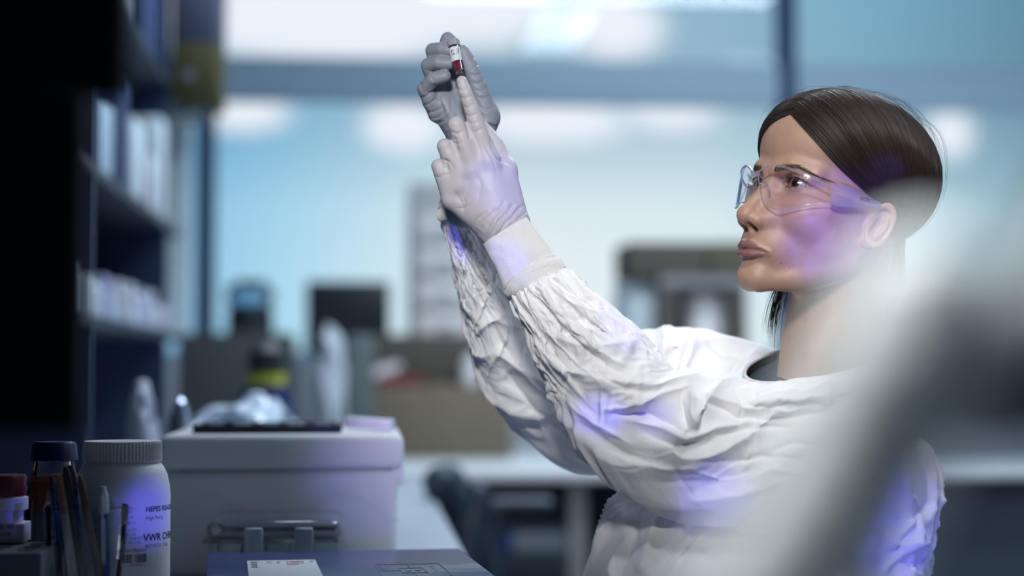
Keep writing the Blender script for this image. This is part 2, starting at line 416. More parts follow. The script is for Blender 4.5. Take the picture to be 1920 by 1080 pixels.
def skin_material():
    m = bpy.data.materials.new('skin'); m.use_nodes = True; nt = m.node_tree; L = nt.links; b = nt.nodes['Principled BSDF']
    tcn = nt.nodes.new('ShaderNodeTexCoord')
    def no(sc, det=4):
        n = nt.nodes.new('ShaderNodeTexNoise'); n.inputs['Scale'].default_value = sc; n.inputs['Detail'].default_value = det; L.new(tcn.outputs['Object'], n.inputs['Vector']); return n.outputs[0]
    def mixc(fac, a, bcol):
        x = nt.nodes.new('ShaderNodeMix'); x.data_type = 'RGBA'; L.new(fac, x.inputs[0]) if not isinstance(fac, float) else None
        for i, v in ((6,a),(7,bcol)):
            if isinstance(v, tuple): x.inputs[i].default_value = v
            else: L.new(v, x.inputs[i])
        return x.outputs[2]
    def at_(name):
        a = nt.nodes.new('ShaderNodeAttribute'); a.attribute_name = name; return a.outputs['Fac']
    c = mixc(no(60), (.31,.190,.135,1), (.43,.275,.205,1))
    # freckles and small moles
    vo = nt.nodes.new('ShaderNodeTexVoronoi'); vo.inputs['Scale'].default_value = 75; L.new(tcn.outputs['Object'], vo.inputs['Vector'])
    mr_ = nt.nodes.new('ShaderNodeMapRange'); L.new(vo.outputs[0], mr_.inputs[0]); mr_.inputs[1].default_value = .10; mr_.inputs[2].default_value = .05
    n2 = no(30, 2); mm = nt.nodes.new('ShaderNodeMapRange'); L.new(n2, mm.inputs[0]); mm.inputs[1].default_value = .52; mm.inputs[2].default_value = .62
    mu = nt.nodes.new('ShaderNodeMath'); mu.operation = 'MULTIPLY'; L.new(mr_.outputs[0], mu.inputs[0]); L.new(mm.outputs[0], mu.inputs[1])
    mu2 = nt.nodes.new('ShaderNodeMath'); mu2.operation = 'MULTIPLY'; L.new(mu.outputs[0], mu2.inputs[0]); mu2.inputs[1].default_value = .65
    c = mixc(mu2.outputs[0], c, (.16,.07,.05,1))
    c = mixc(at_('cheek'), c, (.42,.22,.17,1))
    c = mixc(at_('lip'), c, (.22,.10,.095,1)); c = mixc(at_('brow'), c, (.13,.08,.06,1))
    L.new(c, b.inputs['Base Color'])
    b.inputs['Roughness'].default_value = .48; b.inputs['Specular IOR Level'].default_value = .45
    b.inputs['Subsurface Weight'].default_value = .25; b.inputs['Subsurface Radius'].default_value = (.008,.003,.0015); b.inputs['Subsurface Scale'].default_value = 1.
    bp = nt.nodes.new('ShaderNodeBump'); bp.inputs['Strength'].default_value = .35; bp.inputs['Distance'].default_value = .0006
    L.new(no(700, 3), bp.inputs['Height']); L.new(bp.outputs[0], b.inputs['Normal'])
    return m
def head_attrs(Q):
    """lip, brow, cheek masks from head coordinates"""
    x, y, z = np.abs(Q[:,0]), Q[:,1], Q[:,2]
    t = np.clip(x/25.5, 0, 1)
    top = np.interp(x, [0,4.5,12,20,25.5], [-64.3,-62.4,-65.2,-69.3,-72.3]); bot = np.interp(x, [0,9,17,22,25.5], [-81.2,-80.4,-78.3,-75.4,-72.8])
    lip = np.clip((top-z)/1.6+.5, 0, 1)*np.clip((z-bot)/1.4+.5, 0, 1)*(x < 26)*(y > 80)
    bz = np.interp(x, [10,20,36,52], [9.5,13.0,16.0,10.0]); bw = np.interp(x, [9,13,28,46,53], [.6,2.4,2.4,1.2,.2])
    brow = np.clip((bw-np.abs(z-bz))/1.6, 0, 1)*np.clip((51-x)/10,0,1)*np.clip((x-8)/5,0,1)*(y > 50)*.8
    uu = (x-31)/14.5; tz = 4.9*(1-np.abs(np.clip(uu,-1.05,1.05)+.10)**2.2)+.5+.6*uu; bz2 = -4.4*(1-np.abs(np.clip(uu,-1.05,1.05)-.12)**2)+.5+.6*uu
    liner = (np.exp(-((z-tz-.4)/.9)**2)*.9+np.exp(-((z-bz2+.3)/.7)**2)*.45)*(np.abs(uu) < 1.1)*(y > 60)
    shade = .28*np.exp(-((z-tz-2.5)/3.2)**2)*(np.abs(uu) < 1.2)*(y > 60)
    brow = np.clip(np.maximum(brow*.8, np.maximum(liner, shade)), 0, 1)
    cheek = .35*np.exp(-(((x-40)/18)**2+((z+32)/16)**2))*(y > 30)+.45*np.exp(-((x/14)**2+((z+42)/9)**2))*(y > 95)
    ey = np.exp(-((((x-31)/15)**2+((z-2)/7)**2))*1.0)*(y > 74)*.0
    return lip, brow, np.clip(cheek+ey, 0, 1)
# ------------------------------------------------------------------ eyes, lashes, brows, hair, safety glasses
EYE_R = 12.0
def make_eye(side, parent):
    c = np.array([31.*side, 74.5, 0]); g = w2h([at(858,120,1.40)])[0]-c; g /= np.linalg.norm(g)
    up = np.array([0,0,1.]); a = np.cross(g, up); a /= np.linalg.norm(a); b = np.cross(a, g)
    prof = [(0,EYE_R+.9),(1,EYE_R+.87),(2,EYE_R+.72),(3,EYE_R+.5),(4,EYE_R+.18)]
    V = []; n = 40; ang = np.concatenate([np.linspace(0, 26, 14), np.linspace(29, 180, 34)])
    for t in ang:
        r = EYE_R+(.95*math.cos(R(t/28*90)) if t < 28 else 0)
        for k in range(n):
            ph = 2*math.pi*k/n; V.append(c+r*(g*math.cos(R(t))+(a*math.cos(ph)+b*math.sin(ph))*math.sin(R(t))))
    F = [(i*n+k, i*n+(k+1)%n, (i+1)*n+(k+1)%n, (i+1)*n+k) for i in range(len(ang)-1) for k in range(n)]
    me = np_mesh('eye', h2w(V), F)
    m = bpy.data.materials.new('eye'); m.use_nodes = True; nt = m.node_tree; bs = nt.nodes['Principled BSDF']
    at_ = nt.nodes.new('ShaderNodeAttribute'); at_.attribute_name = 'ang'
    rp = nt.nodes.new('ShaderNodeValToRGB'); nt.links.new(at_.outputs['Fac'], rp.inputs[0]); e = rp.color_ramp
    e.elements[0].position = 0; e.elements[0].color = (.003,.003,.003,1); e.elements[1].position = 1; e.elements[1].color = (.40,.35,.34,1)
    for p_, c_ in ((.052,(.004,.003,.003,1)),(.062,(.028,.016,.010,1)),(.115,(.038,.022,.012,1)),(.132,(.02,.014,.012,1)),(.150,(.38,.34,.33,1))):
        x = e.elements.new(p_); x.color = c_
    nt.links.new(rp.outputs[0], bs.inputs['Base Color']); bs.inputs['Roughness'].default_value = .06; bs.inputs['Coat Weight'].default_value = .5
    attr(me, 'ang', np.repeat(ang/180, n))
    return link('eye', me, m, parent)
def hair_strips(name, paths, rad, m, parent):
    """paths (n,k,3) world; three-sided tapering strands in one mesh"""
    P = np.asarray(paths, float); n, k, _ = P.shape
    T = np.gradient(P, axis=1); T /= np.linalg.norm(T, axis=2, keepdims=True)+1e-12
    A = np.cross(T, np.array([.3,.2,.93])); A /= np.linalg.norm(A, axis=2, keepdims=True)+1e-12; B = np.cross(T, A)
    r = (np.asarray(rad).reshape(-1,1) if np.ndim(rad) else np.full((n,1), rad))*np.sqrt(np.clip(1.02-np.linspace(0,1,k)**3, 0, 1))[None]
    r = r[...,None]; V = np.stack([P+r*(A*math.cos(w)+B*math.sin(w)) for w in (0,2.094,4.189)], 2)   # n,k,3,3
    I = np.arange(n*k*3).reshape(n,k,3); F = []
    for j in range(3): F.append(np.stack([I[:,:-1,j], I[:,:-1,(j+1)%3], I[:,1:,(j+1)%3], I[:,1:,j]], -1).reshape(-1,4))
    me = np_mesh(name, V.reshape(-1,3), np.concatenate(F)); return link(name, me, m, parent)
def face_hairs(parent):
    hm = mat('brow_hair', (.03,.018,.012), .6)
    for side in (1,-1):
        lash = []; brow = []
        e = np.array([31.,74.5,0])
        for i in range(70):
            u = rng.uniform(-.92,1.0); x = u*14.5; top = 4.9*(1-abs(u+.10)**2.2)+.5+.6*u
            z = top-.1; y = math.sqrt(max(13.2**2-x*x-z*z, 4)); p0 = e+[x,y,z]; L = 8.5*(.75+.25*u)*rng.uniform(.8,1.1)
            d = np.array([u*.55+rng.normal()*.08, 1.0, .25]); d /= np.linalg.norm(d); up = np.array([0,0,1.])
            t = np.linspace(0,1,7)[:,None]; pts = p0+d*L*t+up*(t**2)*L*.55-up*t*L*.12; pts[:,0] *= side; lash.append(pts)
        for i in range(40):
            u = rng.uniform(-.8,.95); x = u*14; bot = -4.4*(1-abs(u-.12)**2)+.5+.6*u
            z = bot; y = math.sqrt(max(13.2**2-x*x-z*z, 4)); p0 = e+[x,y,z]; L = 4*rng.uniform(.7,1.1)
            d = np.array([u*.5, 1.0, -.5]); d /= np.linalg.norm(d); t = np.linspace(0,1,7)[:,None]; pts = p0+d*L*t+np.array([0,0,-1.])*t**2*1; pts[:,0] *= side; lash.append(pts)
        n = 300; xs = rng.uniform(10,51,n); bz = np.interp(xs, [10,20,36,52], [9.5,13.0,16.0,10.0]); bw = np.interp(xs, [9,13,28,46,53], [.7,2.5,2.5,1.3,.2])
        zs = bz+bw*rng.uniform(-1,1,n); X0 = np.stack([xs, np.full(n, 130.), zs], 1)
        ext = lambda Q: ray_y(Q)
        y0 = ray_y(X0)
        for i in range(n):
            L = rng.uniform(4,7.5); dx = np.interp(xs[i], [10,22,52], [.35,.85,.9]); dz = np.interp(xs[i], [10,25,40,52], [.9,.4,-.15,-.45])
            t = np.linspace(0,1,7)[:,None]; pts = np.array([xs[i], 0, zs[i]])+np.array([dx,0,dz])*L*t
            pts[:,1] = 0; yy = ray_y(np.c_[pts[:,0], np.full(7,130.), pts[:,2]]); pts[:,1] = yy+.2+.5*np.sin(t[:,0]*3.0); pts[:,0] *= side; brow.append(pts)
        hair_strips('eyelashes', h2w(np.array(lash).reshape(-1,3)).reshape(-1,7,3), .00009, hm, parent)
        hair_strips('eyebrow', h2w(np.array(brow).reshape(-1,3)).reshape(-1,7,3), .00006, hm, parent)
def ray_y(Q):
    """front surface y of the face at given x,z (coarse march from the front)"""
    Q = np.array(Q, np.float32); y = np.full(len(Q), 125., np.float32)
    for _ in range(40):
        Q[:,1] = y; d = face(Q); y = y-np.clip(d*.7, -3, 6)
    return y
HC = np.array([0,-2,22.])
def scalp(D, off):
    """point on the skull along unit directions D from HC, off mm above it"""
    lo = np.full(len(D), 30.); hi = np.full(len(D), 150.)
    for _ in range(18):
        mid = (lo+hi)/2; v = skull((HC+D*mid[:,None]).astype(np.float32)); v2 = v-off
        hi = np.where(v2 > 0, mid, hi); lo = np.where(v2 > 0, lo, mid)
    return HC+D*((lo+hi)/2)[:,None]
def slerp(a, b, t):
    w = np.arccos(np.clip((a*b).sum(-1, keepdims=True), -1, 1)); s = np.sin(w)+1e-9
    return (np.sin((1-t)*w)*a+np.sin(t*w)*b)/s
def hair_paths(u, side, k=18, jit=0.0, lift=0.0):
    """u in 0..1 front hairline -> crown -> nape; strands run from the parting to the gathered tail"""
    n = len(u); ph = R(27)+u*R(132)
    A = np.stack([np.full(n, .10), np.cos(ph), np.sin(ph)], 1); A += rng.normal(size=A.shape)*jit*.25
    Bp = np.stack([np.interp(u, [0,.12,.5,1], [67,66,52,14])*side, np.interp(u, [0,.15,.5,1], [-26,-38,-66,-84]), np.interp(u, [0,.15,.5,1], [-10,-18,-52,-78])], 1)
    B = Bp-HC+rng.normal(size=A.shape)*jit*28
    A /= np.linalg.norm(A, axis=1, keepdims=True); B /= np.linalg.norm(B, axis=1, keepdims=True)
    t = np.linspace(0, 1, k)[None,:,None]
    # middle control direction pushes the front strands down over the temple
    Mx = np.stack([np.interp(u, [0,.10,.4,1], [60,68,72,50])*side, np.interp(u, [0,.10,.4,1], [62,46,2,-62]), np.interp(u, [0,.10,.4,1], [22,36,66,40])], 1)-HC
    Mx += rng.normal(size=A.shape)*jit*18; Mx /= np.linalg.norm(Mx, axis=1, keepdims=True)
    D = slerp(slerp(A[:,None], Mx[:,None], t), slerp(Mx[:,None], B[:,None], t), t); D = .5*D+.5*np.where(t < .5, slerp(A[:,None], Mx[:,None], np.minimum(t*2,1)), slerp(Mx[:,None], B[:,None], np.maximum(t*2-1,0)))
    D /= np.linalg.norm(D, axis=2, keepdims=True)
    tt = np.linspace(0,1,k)
    off = (4.5+5.0*np.sin(np.pi*np.clip(tt,0,1))**.7)[None,:]*np.interp(u, [0,.1,.5,1], [.35,.55,.85,1.0])[:,None]+np.interp(u,[0,.06],[-1.5,0])[:,None]
    return D, off+lift
def make_hair(parent):
    hm = bpy.data.materials.new('dark_hair'); hm.use_nodes = True; b = hm.node_tree.nodes['Principled BSDF']
    b.inputs['Base Color'].default_value = (.030,.019,.014,1); b.inputs['Roughness'].default_value = .44; b.inputs['Specular IOR Level'].default_value = .38
    b.inputs['Anisotropic'].default_value = .6
    root = None; allp = []; rads = []
    # closed under-layer
    bm_v = []; bm_f = []; base = 0
    for side in (1,-1):
        u = np.linspace(0,1,60); D, off = hair_paths(u, side, 26)
        Pt = scalp(D.reshape(-1,3), (off-2.2).reshape(-1)); Pt = h2w(Pt)
        I = np.arange(60*26).reshape(60,26)+base; base += 60*26
        bm_v.append(Pt); bm_f.append(np.stack([I[:-1,:-1], I[:-1,1:], I[1:,1:], I[1:,:-1]], -1).reshape(-1,4))
    me = np_mesh('hair', np.concatenate(bm_v), np.concatenate(bm_f)); cap_ = link('hair', me, hm, parent)
    # strands
    for side, cnt in ((1,5200),(-1,1900)):
        u = rng.beta(1.0,1.15,cnt); clump = np.floor(u*90)/90; u2 = np.clip(u*.6+clump*.4, 0, 1)
        D, off = hair_paths(u2, side, 18, jit=.018); off = off+rng.uniform(-1.6,1.1,(cnt,1))+rng.normal(size=(cnt,1))*.3
        Pt = scalp(D.reshape(-1,3), off.reshape(-1)); allp.append(h2w(Pt).reshape(cnt,18,3)); rads.append(rng.uniform(.00016,.00034,cnt))
    hair_strips('hair_strands', np.concatenate(allp), np.concatenate(rads), hm, cap_)
    # tail hanging behind the neck and the lock on the far side
    tl = []
    for i in range(900):
        s = rng.choice([-1,1]); x0 = rng.uniform(-40,40); p0 = np.array([x0,-66+abs(x0)*.15,-18+rng.normal()*8]); p1 = np.array([x0*.6+rng.normal()*8,-92+rng.normal()*7,-95]); p2 = np.array([x0*.7+rng.normal()*9,-80+rng.normal()*9,-150]); p3 = np.array([x0*.8+rng.normal()*10,-88+rng.normal()*8,-215])
        t = np.linspace(0,1,18)[:,None]; tl.append(((1-t)**3*p0+3*(1-t)**2*t*p1+3*(1-t)*t*t*p2+t**3*p3))
    for i in range(90):
        q = rng.normal(size=3)*2.0; t = np.linspace(0,1,18)[:,None]; w = rng.normal()*1.2
        p0 = np.array([-52,-6,-60])+q; p1 = np.array([-54,10,-85])+q*1.5; p2 = np.array([-50+w*2,16,-112+w*8])+q*2.4; p3 = np.array([-46+w*2,14+w*3,-134+w*10])+q*2.2
        tl.append(((1-t)**3*p0+3*(1-t)**2*t*p1+3*(1-t)*t*t*p2+t**3*p3))
    hair_strips('hair_tail', h2w(np.array(tl).reshape(-1,3)).reshape(-1,18,3), rng.uniform(.00018,.0004,len(tl)), hm, cap_)
    # flyaways
    fl = []
    for i in range(90):
        u = rng.uniform(.0,.75,1); D, off = hair_paths(u, 1 if rng.random() < .75 else -1, 18, jit=.09)
        t = np.linspace(0,1,18); off = off+3+rng.uniform(2,13)*np.sin(t*math.pi)**1.2; kx = int(rng.uniform(8,18))
        Pt = scalp(D.reshape(-1,3), off.reshape(-1)); fl.append(h2w(Pt))
    hair_strips('flyaway_hair', np.array(fl), .00009, hm, cap_)
    return cap_

def make_glasses():
    t = thing('safety_glasses', 'clear wraparound safety glasses worn by the woman', 'glasses', h2w([[0,108,0]])[0])
    inv = Matrix.Translation(t.location).inverted()
    lensm = clear_mat('clear_lens', (.98,.97,.99), 1.03, .015, .035)
    frame = clear_mat('clear_frame', (.93,.92,.98), 1.45, .06, .06); fnt = frame.node_tree
    mxn = [n for n in fnt.nodes if n.type == 'MIX_SHADER'][0]; on = [n for n in fnt.nodes if n.type == 'OUTPUT_MATERIAL'][0]
    m2 = fnt.nodes.new('ShaderNodeMixShader'); m2.inputs[0].default_value = .13; df = fnt.nodes.new('ShaderNodeBsdfTranslucent'); df.inputs[0].default_value = (.9,.88,1,1)
    m3 = fnt.nodes.new('ShaderNodeMixShader'); d2 = fnt.nodes.new('ShaderNodeBsdfDiffuse'); d2.inputs[0].default_value = (.9,.88,1,1); fnt.links.new(df.outputs[0], m3.inputs[1]); fnt.links.new(d2.outputs[0], m3.inputs[2])
    fnt.links.new(mxn.outputs[0], m2.inputs[1]); fnt.links.new(m3.outputs[0], m2.inputs[2]); fnt.links.new(m2.outputs[0], on.inputs[0])
    
    def W(P): return h2w(P)-np.array(t.location)
    def surf(x, z): 
        x = np.asarray(x, float); z = np.asarray(z, float); return np.stack([x, 34+np.sqrt(np.maximum(77.**2-x*x-(z*.55)**2, 1)), z+0*x], -1)
    xs = np.array([5,8,14,22,32,44,56,66,70.]); tp = np.array([5,7,10.5,12.5,12.5,10,6,2,0.]); bt = np.array([3,-3,-18,-27,-31,-29,-24,-17,-15.])
    def edge(zz, n=40):
        x = np.linspace(5,70,n); f = np.interp(x, xs, zz)
        for _ in range(3): f[1:-1] = (f[:-2]+2*f[1:-1]+f[2:])/4
        return x, f
    x, ft = edge(tp); _, fb_ = edge(bt)
    for s in (1,-1):
        n, k = 40, 16; V = []
        for off in (0,-1.6):
            for i in range(n):
                zz = np.linspace(fb_[i], ft[i], k); p = surf(np.full(k, x[i]), zz); nrm = p-np.array([0,34,0]); nrm /= np.linalg.norm(nrm, axis=1, keepdims=True)
                p = p+nrm*off; p[:,0] *= s; V.append(p)
        V = W(np.concatenate(V)); I = np.arange(n*k).reshape(n,k); q = np.stack([I[:-1,:-1],I[1:,:-1],I[1:,1:],I[:-1,1:]],-1).reshape(-1,4)
        F = [q, q[:,::-1]+n*k]; 
        bd = np.concatenate([I[:,0], I[-1,1:], I[::-1,-1][1:], I[0,::-1][1:]]); F.append(np.stack([bd[:-1], bd[:-1]+n*k, bd[1:]+n*k, bd[1:]], 1))
        link('lens', np_mesh('lens', V, np.concatenate(F)), lensm, t)
        mb = MB()
        top = surf(x, ft); top[:,0] *= s; bot = surf(x, fb_); bot[:,0] *= s
        mb.tube(W(top), [.0011]*len(x), 10); mb.tube(W(np.concatenate([top[:1], bot])), [.0006]*(len(x)+1), 8)
        mb.build('lens_rim', frame, t)
        # temple arm: deep at the hinge, tapering over the ear
        mb = MB(); st = [(70,66,-6,10.5),(73,56,-6,10),(75,44,-5,8.2),(77,32,-4.5,5.6),(78,22,-4,3.6),(78.5,12,-3.5,1.6)]
        rings = []
        for (ax, ay, az_, hh) in st:
            ring = [(ax+dx*1.1, ay, az_+dz*hh) for dx, dz in ((-1,-1),(1,-1),(1.2,0),(1,1),(-1,1),(-1.2,0))]
            ring = np.array(ring); ring[:,0] *= s; rings.append([mb.bm.verts.new(Vector(p)) for p in W(ring)])
        for a, b_ in zip(rings, rings[1:]):
            for i in range(6): mb.bm.faces.new((a[i], a[(i+1)%6], b_[(i+1)%6], b_[i]))
        mb.bm.faces.new(rings[0]); mb.bm.faces.new(rings[-1][::-1])
        arm = mb.build('temple', frame, t)
        mb = MB()
        for dz in (-1,1):
            pts = np.array([(ax+1.3, ay, az_+dz*(hh-.6)) for (ax, ay, az_, hh) in st]); pts[:,0] *= s; mb.tube(W(pts), [.0009]*len(st), 8)
        pts = np.array([(76.3,46,-12),(76.3,46,2)]); pts[:,0] *= s; mb.tube(W(pts), .0009, 8)
        mb.build('temple_rib', frame, arm)
        mb = MB(); ps = np.array([(6,103,-1),(9,100,-6),(12,98,-12),(14,97,-17)]); ps[:,0] *= s; mb.tube(W(ps), [.0007,.0012,.0012,.0008], 8)
        ps = np.array([(5,110,3),(6,106,1),(6,103,-1)]); ps[:,0] *= s; mb.tube(W(ps), .0008, 8); mb.build('nose_pad', frame, t)
        if s == 1:
            tv = np.array([0,-1.,.045]); tv /= np.linalg.norm(tv); xo = np.array([1.,0,0]); o0 = np.array([78.6,38,-4.5])
            up_ = np.cross(xo, tv); up_ /= np.linalg.norm(up_)
            up_ = up_ if up_[2] > 0 else -up_
            M = basis(h2w([o0])[0]-np.array(t.location), HM@tv*1., HM@up_, HM@np.cross(tv, up_))
            me = text_mesh('temple_lettering', 'OCERTEX', .0052, M, None); link('temple_lettering', me, mat('black_ink', (.01,.01,.012), .5), arm)
    mb = MB(); bx = np.linspace(-5,5,9); pb = surf(bx, 5-3.5*np.cos(bx/5*1.57)); mb.tube(W(pb), .0018, 10)
    mb.build('bridge', frame, t)
    return t
# ------------------------------------------------------------------ gloved hands (sculpted on a millimetre-like grid in front of the camera, 1 unit = 1/1839 m)
HU = 1839.
def px2w(V, d0):
    V = np.asarray(V, float)
    d = d0+V[:,2]/HU; return CAM+d[:,None]*(FWD+RGT*((V[:,0]-960)/FPX)[:,None]+UPV*((540-V[:,1])/FPX)[:,None])
def wr(P, a, b, n, amp, rad, w=1.0):
    """thin wrinkles crossing the segment a-b"""
    a = np.array(a, float); b = np.array(b, float); d = b-a; L = np.linalg.norm(d); t = ((P-a)@d)/(L*L); q = P-a-np.clip(t,0,1)[:,None]*d
    m = np.exp(-(np.linalg.norm(q, axis=1)/rad)**4)*np.clip((t+.05)*8, 0, 1)*np.clip((1.05-t)*8, 0, 1)
    side = np.cross(d/L, np.array([0,0,1.])); sc = (P-a)@side
    v = vnoise(np.stack([t*n+.35*vnoise(P/22.), sc/26., P[:,2]/30.], 1), int(abs(a[0])) % 97)
    return -amp*1.6*m*((1-np.abs(v)*1.7).clip(0,1)**1.6-.3)
def pix(V):
    q = np.asarray(V, float)-CAM; d = q@FWD; return np.stack([960+q@RGT/d*FPX, 540-q@UPV/d*FPX], 1)
def fold_disp(Pp, facing, folds):
    """sculpted creases: folds = [(points, height mm, width px)], on the side facing the camera"""
    out = np.zeros(len(Pp)); jit = np.stack([vnoise(np.c_[Pp/23., Pp[:,0]*0], 7), vnoise(np.c_[Pp/23., Pp[:,0]*0], 8)], 1)
    Q = Pp+jit*2.2
    for pts, h, w in folds:
        pts = np.array(pts, float); lo = pts.min(0)-5*w; hi = pts.max(0)+5*w; m = np.where(((Q > lo) & (Q < hi)).all(1) & (facing > 0))[0]
        if not len(m): continue
        q = Q[m]; best = np.full(len(m), 1e9); tt = np.zeros(len(m)); L = np.r_[0, np.cumsum(np.linalg.norm(np.diff(pts, axis=0), axis=1))]
        for i in range(len(pts)-1):
            a = pts[i]; d = pts[i+1]-a; l = np.linalg.norm(d); t = np.clip((q-a)@d/(l*l), 0, 1); dd = np.linalg.norm(q-a-t[:,None]*d, axis=1)
            b = dd < best; best = np.where(b, dd, best); tt = np.where(b, (L[i]+t*l)/L[-1], tt)
        prof = np.sqrt((best/w)**2+.04)-.2
        out[m] += .001*h*np.exp(-prof*1.3)*np.sin(np.clip(tt*.9+.05, 0, 1)*math.pi)**.6*np.clip(facing[m]*3, 0, 1)
    return out
def mesh_normals(V, F):
    n = np.cross(V[F[:,2]]-V[F[:,0]], V[F[:,3]]-V[F[:,1]]); N_ = np.stack([sum(np.bincount(F[:,k], weights=n[:,a], minlength=len(V)) for k in range(4)) for a in range(3)], 1)
    return N_/(np.linalg.norm(N_, axis=1, keepdims=True)+1e-12)
def sculpt(Vw, F, folds):
    n = mesh_normals(Vw, F); fc = -(n@FWD)
    if (n*(Vw-Vw.mean(0))).sum() < 0: n = -n; fc = -fc
    return Vw+n*fold_disp(pix(Vw), fc, folds)[:,None]
H1 = [([(903,449),(922,412),(948,374)],-1.5,3),([(912,455),(938,415),(964,384)],-1.6,3),([(924,452),(948,420),(978,388)],-1.5,3),([(893,442),(908,414),(930,392)],-1.3,3),([(936,446),(960,420),(986,398)],-1.2,2.6),([(884,430),(896,410),(912,398)],-1,3),
      ([(907,452),(930,414),(956,378)],1.1,3),([(918,454),(944,418),(972,386)],1.1,3),([(866,400),(872,380),(868,366)],-1.2,3),([(856,392),(870,392),(884,384)],-.9,3),
      ([(855,166),(866,169),(878,164)],-.8,2),([(858,182),(870,186),(884,180)],-.9,2.2),([(861,197),(874,201),(889,194)],-.7,2),([(866,214),(880,218),(896,211)],-.9,2.4),([(870,229),(884,233),(902,226)],-.7,2.2),([(874,244),(888,247),(906,240)],-.8,2.2),
      ([(930,292),(944,300),(958,316)],-1.8,3),([(921,262),(930,284),(945,304)],-2.2,3.4),([(906,262),(925,300),(935,330)],-1.3,4),
      ([(846,246),(858,250),(868,244)],-.9,2.4),([(845,262),(856,270),(868,268)],-.9,2.4),([(830,300),(843,306),(850,318)],-1.2,2.6),([(836,330),(846,322),(850,310)],-1.0,2.4),([(812,330),(824,334),(834,326)],-1,2.6),
      ([(868,330),(876,352),(872,374)],-1.3,5),([(852,360),(866,380),(872,402)],-1.2,5),([(893,322),(900,350),(896,380)],-1.1,6)]
H2 = [([(783,188),(800,182),(812,172)],-1.3,2.6),([(788,202),(806,196),(826,182)],-1.4,2.6),([(792,214),(812,212),(834,200)],-1.3,2.8),([(800,226),(818,222),(838,206)],-1.2,2.6),([(806,236),(828,228),(846,212)],-1.1,2.6),([(820,180),(830,200),(834,224)],-1.5,4),([(846,180),(846,205),(852,230)],-1.2,4),
      ([(872,112),(884,112),(892,106)],-.9,2.2),([(876,124),(888,126),(898,120)],-.9,2.2),([(880,138),(892,142),(904,136)],-1,2.4),([(884,152),(896,156),(908,150)],-1,2.4),([(888,166),(900,170),(914,164)],-1,2.4),([(892,180),(906,184),(920,178)],-1,2.4),([(898,198),(910,204),(926,200)],-1,2.4),
      ([(902,232),(916,226),(930,232)],1.6,2.6),([(903,238),(917,232),(931,239)],-1.2,2.2),([(784,152),(792,160),(792,172)],-1.1,2.4),([(796,140),(806,144),(812,152)],-.8,2.2)]
def near_hand(P):
    f = chain(P, [(866,152,0),(873,174,0),(883,202,2),(897,245,4),(917,300,4)], [10.5,12.8,14.6,16.5,20])
    mid = chain(P, [(888,318,2),(856,234,-4),(864,246,26),(876,262,40)], [20,16.5,14,12])
    rng_ = chain(P, [(864,346,4),(834,274,0),(845,284,28),(858,296,40)], [19,14.5,13,11])
    pin = chain(P, [(846,374,8),(821,311,6),(832,316,30),(846,326,40)], [17,12.8,12,10])
    palm = cap(P, (948,425,6), (914,304,6), 40, 20)
    palm = smin(palm, cap(P, (942,425,6), (886,322,4), 38, 20), 16)
    palm = smin(palm, cap(P, (934,428,6), (864,346,6), 36, 19), 16)
    palm = smin(palm, cap(P, (930,428,8), (847,374,9), 33, 17), 16)
    palm = smin(palm, cap(P, (960,410,14), (948,318,26), 30, 20), 16)
    th = chain(P, [(948,320,28),(928,270,44),(906,238,52)], [20,16,12])
    palm = smin(palm, cap(P, (948,430,6), (1000,522,8), 41, 40), 14)
    f = smin(f, palm, 16); f = smin(f, mid, 9); f = smin(f, rng_, 8); f = smin(f, pin, 8); f = smin(f, th, 12)
    
    for a, b in (((898,300,2),(876,262,2)),((872,322,2),(850,290,2)),((852,352,3),(834,326,3))): f = smin(f, cap(P, a, b, 14, 11), 12)
    f += wr(P, (880,400,-20), (930,300,-20), 3, .35, 40)
    # creases between the curled fingers, tendons and web folds
    for a, b in (((852,262,-14),(856,282,-13)),((836,302,-12),(840,318,-11)),((877,232,-12),(880,258,-13))): f = smax(f, -cap(P, a, b, 2.2, 1.2), 6)
    f = smax(f, -chain(P, [(921,252,-10),(931,285,-16),(946,303,-14)], [2.2,2.6,2]), 6)
    f += wr(P, (936,452,-20), (990,380,-10), 6, .9, 40)+wr(P, (905,462,-20), (965,395,-20), 7, .8, 36)
    f += wr(P, (868,158,-10), (900,245,-10), 9, .6, 20)+wr(P, (862,300,-10), (855,222,-10), 5, .45, 24)
    f += .7*vnoise(P/np.array([30,30,30.]))
    return f
def far_hand(P):
    pin = chain(P, [(820,212,16),(796,166,-2),(812,148,-18),(834,143,-22)], [18,14.5,13.5,12])
    rg = chain(P, [(828,186,26),(803,122,2),(822,117,-16),(842,119,-20)], [18,14,13.5,12.5])
    md = chain(P, [(840,168,34),(812,95,10),(828,92,-8),(840,94,-12)], [18,14.5,13.5,13])
    ix = chain(P, [(862,158,38),(838,86,24),(841,74,4),(850,80,-4)], [18,15,15,13])
    th = chain(P, [(914,222,2),(899,172,-4),(884,132,-4),(868,96,0)], [24,18,16,13])
    palm = cap(P, (884,262,14), (832,196,20), 38, 28)
    palm = smin(palm, cap(P, (888,262,12), (862,168,36), 34, 22), 14)
    palm = smin(palm, cap(P, (892,262,10), (908,215,6), 36, 25), 14)
    palm = smin(palm, cap(P, (882,262,14), (868,392,30), 38, 35), 14)
    f = smin(palm, th, 10); f = smin(f, pin, 7); f = smin(f, rg, 4); f = smin(f, md, 4); f = smin(f, ix, 5)
    f += wr(P, (800,175,-10), (845,250,-10), 6, .9, 34)+wr(P, (868,96,-10), (925,235,-10), 11, .8, 24)
    f += wr(P, (790,150,-20), (812,175,-20), 3, .9, 20)+.7*vnoise(P/np.array([26,26,26.]))
    # folded rim of the rolled glove edge on the thumb side
    return f
